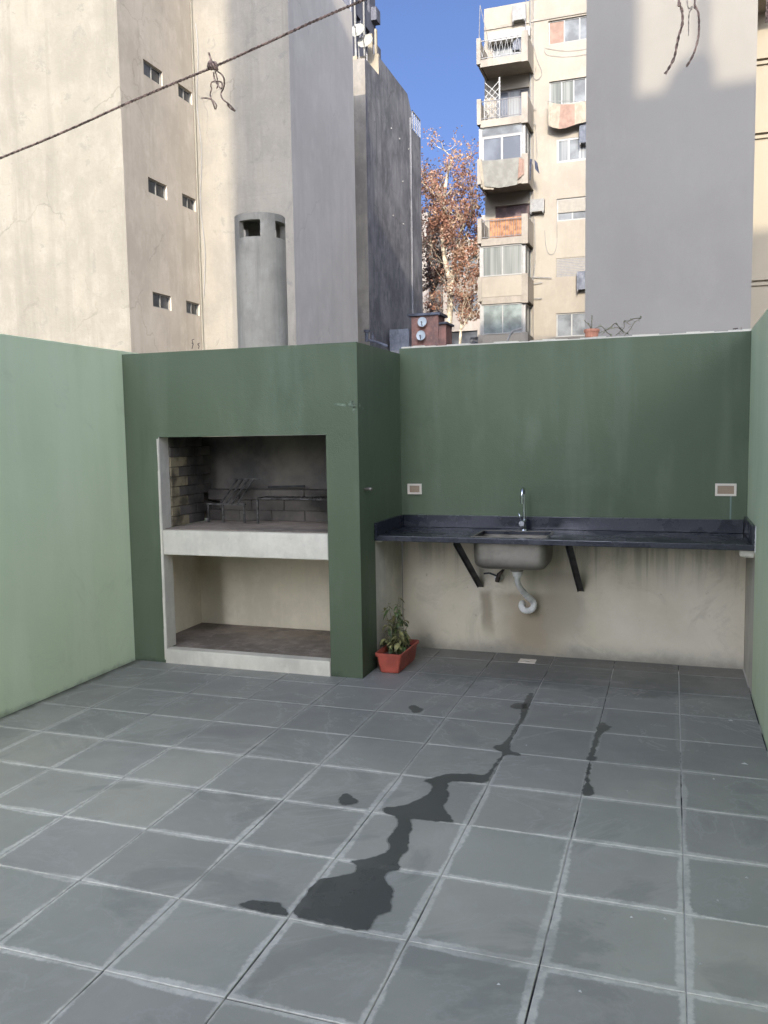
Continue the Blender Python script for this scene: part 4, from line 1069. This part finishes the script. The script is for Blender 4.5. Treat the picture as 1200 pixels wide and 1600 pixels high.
# cloths hung on the building
def cloth(corners, label, mat, name='laundry_sheet', nx=16, nz=10, fold=.05, sag=.0, group='laundry hung on the apartment building'):
    tl, tr, br, bl = [Vector(p) for p in corners]; b = MB()
    def P(i, j):
        u, v = i / nx, j / nz; p = tl.lerp(tr, u).lerp(bl.lerp(br, u), v)
        p.y += fold * .45 * (math.sin(u * 11 + v * 3) + .5 * math.sin(u * 23 - v * 2)) * (.2 + v) - .02; p.z -= sag * 4 * u * (1 - u) * (.3 + .7 * v); return p
    for i in range(nx):
        for j in range(nz): b.face([P(i, j), P(i + 1, j), P(i + 1, j + 1), P(i, j + 1)])
    o = b.build(name, mat, smooth=True, weld=True)
    return tag(o, label, 'laundry', group)
Yc = AF - .12
q = lambda x, y, Y=Yc: onY(x, y, Y)
cloth([q(753, 251), q(811, 246), q(808, 288), q(757, 291)], 'big beige grey sheet hung over a balcony rail', 'cloth_grey', sag=.10, fold=.05)
cloth([q(747, 251, AF - .08), q(756, 252, AF - .08), q(772, 296, AF - .08), q(755, 296, AF - .08)], 'cream cloth under the left edge of the grey sheet', 'cloth_cream', fold=.02)
cloth([q(811, 246, AF - .08), q(819, 249, AF - .08), q(819, 272, AF - .08), q(809, 280, AF - .08)], 'pink beige cloth right of the grey sheet', 'cloth_pink', fold=.02)
Yd = AF + .6
qd = lambda x, y: onY(x, y, Yd)
cloth([qd(816, 245), qd(832, 249), qd(829, 268), qd(820, 264)], 'dark garment hung at the balcony corner beside the grey sheet', 'cloth_dark', fold=.04)
cloth([qd(835, 249), qd(840, 255), qd(843, 272), qd(836, 264)], 'narrow dark garment hung off the balcony corner', 'cloth_dark', fold=.03)
cloth([qd(826, 262), qd(830, 262), qd(829, 282), qd(827, 282)], 'thin dark strip of laundry under the dark garments', 'cloth_dark', fold=.02)
qm = lambda x, y: onY(x, y, AM - .5)
cloth([qm(857, 160), qm(876, 163), qm(873, 201), qm(857, 196)], 'cream cloth below a window on the left of the pink one', 'cloth_cream', fold=.03, sag=.03)
cloth([qm(876, 163), qm(898, 163), qm(898, 195), qm(873, 202)], 'pink brown cloth hung below a window', 'cloth_pink', fold=.03, sag=.03)
cloth([qm(898, 163), qm(925, 158), qm(925, 188), qm(898, 195)], 'cream cloth hung right of the pink brown one', 'cloth_cream', fold=.03)
b = MB(); b.tube([onY(853, 158, AM - .5), onY(930, 158, AM - .5)], .012, 4); b.tube([onY(856, 160, AM - .5), onY(856, 160, AM - .5) + Vector((0, .5, -.1))], .015, 4)
tag(b.build('clothes_line', 'ac_dark'), 'clothes line below a window holding cream and pink cloths', 'clothes line')
# orange wooden screen on balcony 4, shade panel on balcony 1, white lattice on balcony 2
sr = thing('wooden_screen', 'orange brown slatted wood screen behind a balcony railing', 'screen')
x0, x1 = -7.55, BX1 - .30
for k in range(16):
    xk = x0 + (x1 - x0) * k / 16; b = MB(); b.box(xk, xk + (x1 - x0) / 16 - .015, AF + .14, AF + .17, ZB[3] + .40, ZB[3] + 1.27); b.build('slat', 'wood_orange', sr)
b = MB(); b.box(x0, x1, AF + .172, AF + .20, ZB[3] + .55, ZB[3] + .63); b.box(x0, x1, AF + .172, AF + .20, ZB[3] + 1.05, ZB[3] + 1.12); b.build('rail', 'wood_orange', sr)
b = MB(); pts = [onY(800, 78, AF + .2), onY(802, 66, AF + .2), onY(807, 60, AF + .2), onY(815, 58, AF + .2), onY(815, 77, AF + .2)]
b.face(pts); b.face([p + Vector((0, .25, 0)) for p in pts])
for i in range(5): a, c = pts[i], pts[(i + 1) % 5]; b.face([a, c, c + Vector((0, .25, 0)), a + Vector((0, .25, 0))])
tag(b.build('covered_barbecue', 'slate_box'), 'dark covered object in the corner of the top balcony', 'cover')
lt = thing('white_trellis', 'white diagonal trellis standing on the second balcony from the top', 'trellis')
b = MB(); xa, xb, za, zb_ = -7.8, -7.15, ZB[1] + .34, ZB[1] + 2.35; Yt = AF + .5
for k in range(-4, 9):
    for s in (1, -1):
        pa = []
        z_ = za + k * .3
        u0, u1 = 0.0, 1.0
        p = [(xa + (xb - xa) * t, z_ + (t if s > 0 else 1 - t) * .65) for t in (0, 1)]
        if min(p[0][1], p[1][1]) < za or max(p[0][1], p[1][1]) > zb_: continue
        b.bar((p[0][0], Yt + .01 * s, p[0][1]), (p[1][0], Yt + .01 * s, p[1][1]), .015, .03)
b.build('lattice', 'alu', lt); b = MB(); b.box(xb, xb + .07, Yt - .03, Yt + .03, za, zb_); b.box(xa - .05, xa, Yt - .03, Yt + .03, za, zb_ - .9); b.build('post', 'alu', lt)
b = MB(); a = onY(800, 526, AF - .1); 
# thin curved pipe poking over the wall in front of the apartment
pp = crom([onY(793, 532, 24), onY(797, 523, 24), onY(802, 517, 24), onY(810, 515, 24)], 5)
b = MB(); b.tube(pp, .035, 6); b.tube([pp[-1], pp[-1] + Vector((.1, 0, .01))], .06, 6)
tag(b.build('vent_pipe', 'ac_dark'), 'thin bent vent pipe poking above the wall before the apartments', 'pipe')

# ---- roofs and chimneys just beyond the wall
lb = thing('low_house', 'low house roof hidden behind the patio wall under the brick stack', 'building')
b = MB(); b.box(-10.3, -3.5, 28.5, 33.5, -.1, 4.75); b.build('wall', 'darkwall', lb)
bs = thing('brick_stack', 'red brown brick roof stack with dark slab tops', 'chimney')
b = MB(); b.box(-9.28, -8.16, 30, 31, 4.76, 6.22); b.build('tall_stack', 'brick_red', bs)
b = MB(); b.box(-8.155, -7.86, 30.05, 31, 4.76, 5.85); b.build('low_stack', 'brick_red', bs)
b = MB(); b.box(-9.42, -8.05, 29.9, 31.1, 6.223, 6.32); b.build('cap_slab', 'roof_dark', bs)
b = MB(); b.box(-8.13, -7.78, 29.95, 31.1, 5.853, 5.93); b.build('cap_slab', 'roof_dark', bs)
dish('satellite_dish', (-8.76, 29.8, 5.95), .20, 0, 'upper small grey dish on the brick stack', 'dish_grey', 'dishes on the roofs', facing=(0.05, -1, .15), mast=.0)
dish('satellite_dish', (-8.82, 29.8, 5.42), .20, 0, 'lower small grey dish on the brick stack', 'dish_grey', 'dishes on the roofs', facing=(0.05, -1, .15), mast=.0)
b = MB(); b.box(-10.12, -9.30, 29.7, 30.6, 4.76, 5.72); tag(b.build('roof_tank', 'slate_box', bevel=.02), 'grey cement box on the roof left of the brick stack', 'water tank')
b = MB(); x_, z_ = onY(573, 524, 26).x, 0
v = [onY(573, 534, 26), onY(573, 519, 26)]; b.tube(v, .07, 8); b.tube([v[1], v[1] + Vector((0, 0, .08))], .12, 8)
v2 = [onY(573, 531, 26), onY(590, 535, 26), onY(606, 541, 26)]; b.tube(v2, .05, 6)
b.tube([onY(583, 533, 26), onY(582, 521, 26)], .03, 6)
tag(b.build('roof_pipe', 'roof_dark'), 'short dark vent pipes above the wall left of the brick stack', 'pipe')
for k, (pa, pb) in enumerate((((300, 545), (300, 531)), ((310, 545), (309, 537)))):
    b = MB(); a_, c_ = onY(*pa, 2.75), onY(*pb, 2.75); mid = (a_ + c_) / 2 + Vector((.01, 0, 0)); b.tube([a_, mid, c_], .003, 5); b.tube([c_, c_ + Vector((.02, 0, .004))], .0025, 5)
    b.tube([mid, mid + Vector((-.015, 0, .012))], .002, 5)
    tag(b.build('wire_stub', 'rusty'), ['taller rusty wire stub on the barbecue roof', 'shorter rusty wire stub on the barbecue roof'][k], 'wire')

# pot and creeper on the wall
o = thing('terracotta_pot', 'small terracotta pot on top of the back wall', 'pot')
a_, c_ = onY(913, 526, 2.9), onY(936, 514, 2.9); cxp = (a_.x + c_.x) / 2; rdp = (c_.x - a_.x) / 2
b = MB(); b.tube([(cxp, 2.9, 2.155), (cxp, 2.9, c_.z - .018)], [rdp * .8, rdp * .95], 16); b.tube([(cxp, 2.9, c_.z - .018), (cxp, 2.9, c_.z)], rdp * 1.08, 16)
b.build('pot_body', 'terracotta', o)
o = thing('potted_sprig', 'upright thin stem growing in the small terracotta pot', 'plant')
b = MB(); top_ = onY(925, 493, 2.9); b.tube([(cxp, 2.9, c_.z - .01), top_], .0025, 5); b.build('stem', 'stem', o)
b = MB()
for k in range(14):
    t = k / 13; p = Vector((cxp, 2.9, c_.z)).lerp(top_, t); an = k * 2.1; leafq(b, p, (math.cos(an), math.sin(an), .5), .014 if k > 4 else .03, .005, .4)
b.build('foliage', 'leaf', o)
o = thing('creeper', 'thin leafy creeper straggling along the back wall top', 'plant')
vines = [[(930, 522), (925, 516), (920, 508), (912, 500)], [(934, 521), (950, 515), (965, 512), (975, 520)], [(940, 523), (955, 510), (962, 506), (972, 516), (980, 522)], [(962, 524), (975, 512), (975, 502), (985, 508)], [(975, 525), (985, 514), (992, 503), (1002, 497)], [(1002, 497), (990, 498), (980, 503)], [(930, 513), (940, 510), (948, 519), (955, 524)]]
lf = MB(); rr = random.Random(21)
for L in vines:
    pts = crom([onY(x, y, 2.98 + rr.uniform(-.03, .03)) for x, y in L], 6); b = MB(); b.tube(pts, .0022, 5); b.build('stem', 'stem', o)
    for p in pts[2::2]:
        an = rr.uniform(0, 6.28); leafq(lf, p, (math.cos(an), .4 * math.sin(an), rr.uniform(-.2, .8)), rr.uniform(.015, .03), .006, .3)
lf.build('foliage', leafmat('creeper_leaf', [(.16, .19, .09), (.26, .28, .15), (.12, .15, .07)]), o)
b = MB(); a_ = onY(1158, 520, 2.8); b.tube([a_, a_ + Vector((0, 0, .035))], .0025, 5); b.tube([onY(1145, 514, 2.8), onY(1153, 513, 2.8)], .004, 5); b.tube([onY(1149, 514, 2.8), onY(1149, 520, 2.8)], .002, 4)
tag(b.build('wire_stub', 'rusty'), 'bent wire stub on the wall top near the right corner', 'wire')

# ---- far buildings beyond the trees
def farb(x0, x1, Y, ztop, label, mat, wins=True, depth=10):
    o = thing('far_building', label, 'building'); b = MB(); hs = []
    if wins:
        n = max(1, int((x1 - x0) / 1.7)); st = (x1 - x0) / n
        for i in range(n):
            z = 2.5
            while z < ztop - 1.6: hs.append((x0 + i * st + .35, x0 + (i + 1) * st - .45, z, z + 1.3)); z += 2.8
    holed(b, lambda u, v, d: (u, Y + d, v), x0, x1, -.1, ztop, hs, .25)
    b.face([(x0, Y, ztop), (x1, Y, ztop), (x1, Y + depth, ztop), (x0, Y + depth, ztop)]); b.face([(x1, Y, -.1), (x1, Y + depth, -.1), (x1, Y + depth, ztop), (x1, Y, ztop)]); b.face([(x0, Y, -.1), (x0, Y + depth, -.1), (x0, Y + depth, ztop), (x0, Y, ztop)])
    b.build('wall', mat, o)
    for (a, c, d, e) in hs: b = MB(); b.box(a, c, Y + .2, Y + .24, d, e); b.build('window', 'glass_pale' if random.random() < .5 else 'glass', o)
    return o
farb(-17.6, -16.4, 58, 17.6, 'narrow pale far building behind the left edge of the tree', 'far')
farb(-16.35, -13.2, 62, 16.3, 'pale far building seen through the brown tree', 'far')
farb(-14.2, -11.6, 66, 19.0, 'pale far building between the tree and the apartments', 'far')
farb(-30, -18.0, 66, 14.0, 'far building behind the dark long wall', 'far', False)
b = MB(); b.box(-11.0, -7.2, 48, 50, -.1, 7.3); tag(b.build('far_shed', 'slate_box'), 'low dark blue far structure at the foot of the tree', 'building')

# ---- trees
def tree(base, fork, limbs, r0, clumps, nleaf, lsize, label, bark, leafm, seed):
    rg = random.Random(seed); o = thing('plane_tree', label, 'tree'); base, fork = Vector(base), Vector(fork)
    b = MB(); pts = [base.lerp(fork, t) + Vector((.10 * math.sin(t * 7), .08 * math.cos(t * 5), 0)) * (1 if 0 < t < 1 else 0) for t in [k / 8 for k in range(9)]]
    b.tube(pts, [r0 * (1 - .045 * k) for k in range(9)], 10); b.build('trunk', bark, o, smooth=True)
    bt = MB(); tips = []
    def branch(p, d, L, r, depth):
        pts = [p]; q = p
        for k in range(5):
            d = (d + Vector((rg.uniform(-.22, .22), rg.uniform(-.22, .22), rg.uniform(-.08, .2)))).normalized(); q = q + d * L / 5; pts.append(q)
        bt.tube(pts, [r * (1 - .13 * k) for k in range(6)], 6 if r > .03 else 4, cap=False)
        tips.extend(pts[2:])
        if depth > 0:
            for _ in range(3):
                i = rg.randint(2, 5); nd = (d + Vector((rg.uniform(-.9, .9), rg.uniform(-.9, .9), rg.uniform(-.3, .6)))).normalized(); branch(pts[i], nd, L * .62, r * .45, depth - 1)
    for px in limbs:
        pts = [fork] + [Vector(v) for v in px]; q = crom(pts, 4)
        lb_ = MB(); lb_.tube(q, [r0 * .62 * (1 - .6 * k / len(q)) for k in range(len(q))], 8); lb_.build('limb', bark, o, smooth=True)
        for _ in range(6):
            i = rg.randint(len(q) // 3, len(q) - 1); branch(q[i], Vector((rg.uniform(-1, 1), rg.uniform(-.8, .8), rg.uniform(.1, .9))).normalized(), rg.uniform(1.2, 2.2), r0 * .16, 2)
    bt.build('branches', bark, o)
    lf = MB()
    def leafface(p):
        s = lsize * rg.uniform(.6, 1.3); n = Vector((rg.gauss(0, 1), rg.gauss(0, 1), rg.gauss(0, 1))).normalized(); a = n.orthogonal().normalized(); c = n.cross(a)
        an = rg.uniform(0, 6.28); a, c = a * math.cos(an) + c * math.sin(an), c * math.cos(an) - a * math.sin(an)
        lf.face([p - a * s, p - c * s * .55 + n * s * .15, p + a * s, p + c * s * .55 + n * s * .1])
    for (c0, rad, w) in clumps:
        for _ in range(int(nleaf * w)):
            while True:
                v = Vector((rg.uniform(-1, 1), rg.uniform(-1, 1), rg.uniform(-1, 1)))
                if v.length < 1: break
            p = Vector((c0[0] + v.x * rad[0], c0[1] + v.y * rad[1], c0[2] + v.z * rad[2]))
            if mnoise.noise(p * .9) + .5 * mnoise.noise(p * 2.3) < -.02: continue
            leafface(p)
    for p in tips:
        if rg.random() < .8:
            for _ in range(3): leafface(p + Vector((rg.gauss(0, .16), rg.gauss(0, .16), rg.gauss(0, .16))))
    cr_ = lf.build('crown', leafm, o); cr_['kind'] = 'stuff'
    return o
TYt = 41
def T(x, y, Y=TYt): v = onY(x, y, Y); return (v.x, v.y, v.z)
bx_ = T(702, 505); 
tree((bx_[0], TYt, -.1), T(704, 442), [[T(697, 415), T(692, 385), T(692, 350), T(694, 310), T(698, 280), T(706, 245)], [T(709, 420), T(711, 400), T(716, 375), T(728, 340)], [T(712, 428), T(722, 415), T(735, 405), T(745, 390)]], .23,
     [(T(716, 258), (.9, .9, .8), .22), (T(700, 290), (1.6, 1.2, .9), .45), (T(728, 300), (.9, 1.0, .9), .15), (T(705, 335, 41), (1.7, 1.5, .8), .8), (T(726, 370), (1.3, 1.6, 1.3), 1.5), (T(735, 410), (1.0, 1.3, .9), .8), (T(725, 455), (1.1, 1.2, .6), .45), (T(680, 345), (1.1, 1.2, .7), .45), (T(740, 480), (.8, 1.0, .7), .35), (T(684, 470), (.8, 1.0, .5), .15)],
     3300, .078, 'tall pale trunked tree with rusty autumn leaves before blue sky', 'bark', 'autumn', 5)
b2 = T(684, 500, 44)
tree((b2[0], 44, -.1), T(676, 455, 44), [[T(670, 420, 44), T(668, 380, 44), T(672, 320, 44)], [T(690, 420, 44), T(694, 380, 44)]], .20,
     [(T(672, 290, 44), (1.0, 1.0, .8), .3), (T(676, 330, 44), (1.0, 1.0, 1.0), .4), (T(674, 400, 44), (1.1, 1.2, 1.4), .7), (T(680, 440, 44), (1.3, 1.2, .8), .7), (T(670, 480, 44), (.8, 1.0, 1.0), .3), (T(700, 440, 46), (1.4, 1.0, .9), .5)],
     2600, .075, 'darker leafy tree at the left behind the pale trunk', 'bark_dark', 'autumn_dark', 9)
b3 = T(712, 530, 40)
tree((b3[0], 40, -.1), T(720, 515, 40), [[T(722, 490, 40), T(726, 465, 40)], [T(730, 500, 40), T(738, 486, 40)]], .10,
     [(T(728, 492, 40), (.5, .8, .5), .3), (T(720, 468, 40), (.4, .6, .4), .12)], 1100, .06, 'small low tree with pale branches right of the big trunk', 'bark', 'autumn', 15)

# ---- the block of flats behind the viewer whose roofline shades the patio and the walls beyond
hr = thing('unseen_flats_block', 'tall block of flats standing behind the patio, unseen from here', 'building')
TANE = math.tan(SUN_EL); HY = -26.0
H1 = 7.3 + (AF - HY) * TANE; H2 = 9.25 + (WY - HY) * TANE
D = (WY - HY) * math.tan(SUN_AZ)
XW = -.10 - D; XW0 = -11.55 - (TY1 - HY + 6) * math.tan(SUN_AZ)
b = MB(); b.box(XW0, XW, HY - 6, HY, -.1, H1); b.build('unseen_tall_wing', 'unseen_flats', hr)
b = MB(); b.box(XW0, 1.3, HY - 6.003, HY - .003, H1 + .001, H1 + 2.7); b.build('roof_shade_block', 'unseen_flats', hr)  # added unseen block, extends the shade cast on the plaster walls
b = MB(); b.box(XW + .003, 13.5, HY - 5.9, HY, -.1, H2); b.build('unseen_lower_wing', 'unseen_flats', hr)
b = MB(); b.box(.68 - D, 1.50 - D, HY - .9, HY - .05, H2 + .001, H2 + .50); b.box(.90 - D, 1.44 - D, HY - .8, HY - .1, H2 + .501, H2 + .72); b.build('roof_tank', 'unseen_flats', hr)
b = MB(); b.box(1.24 - D, 1.40 - D, HY - .5, HY - .3, H2 + .721, H2 + 5); b.build('roof_mast', 'unseen_flats', hr)
w0 = None
for k in range(9):
    for i in range(10):
        x0 = XW0 + 1 + i * 2.4
        if x0 > 12 or (2.5 + k * 2.9 + 1.4 > H2 - .6): continue
        if w0 is None:
            q_ = MB(); q_.box(0, 1.3, 0, .04, 0, 1.4); w0 = q_.build('window', 'glass', hr); o = w0  # window of the unseen block of flats
        else:
            o = bpy.data.objects.new('window', w0.data); col.objects.link(o); o.parent = hr
        o.location = (x0, HY + .003, 2.5 + k * 2.9)
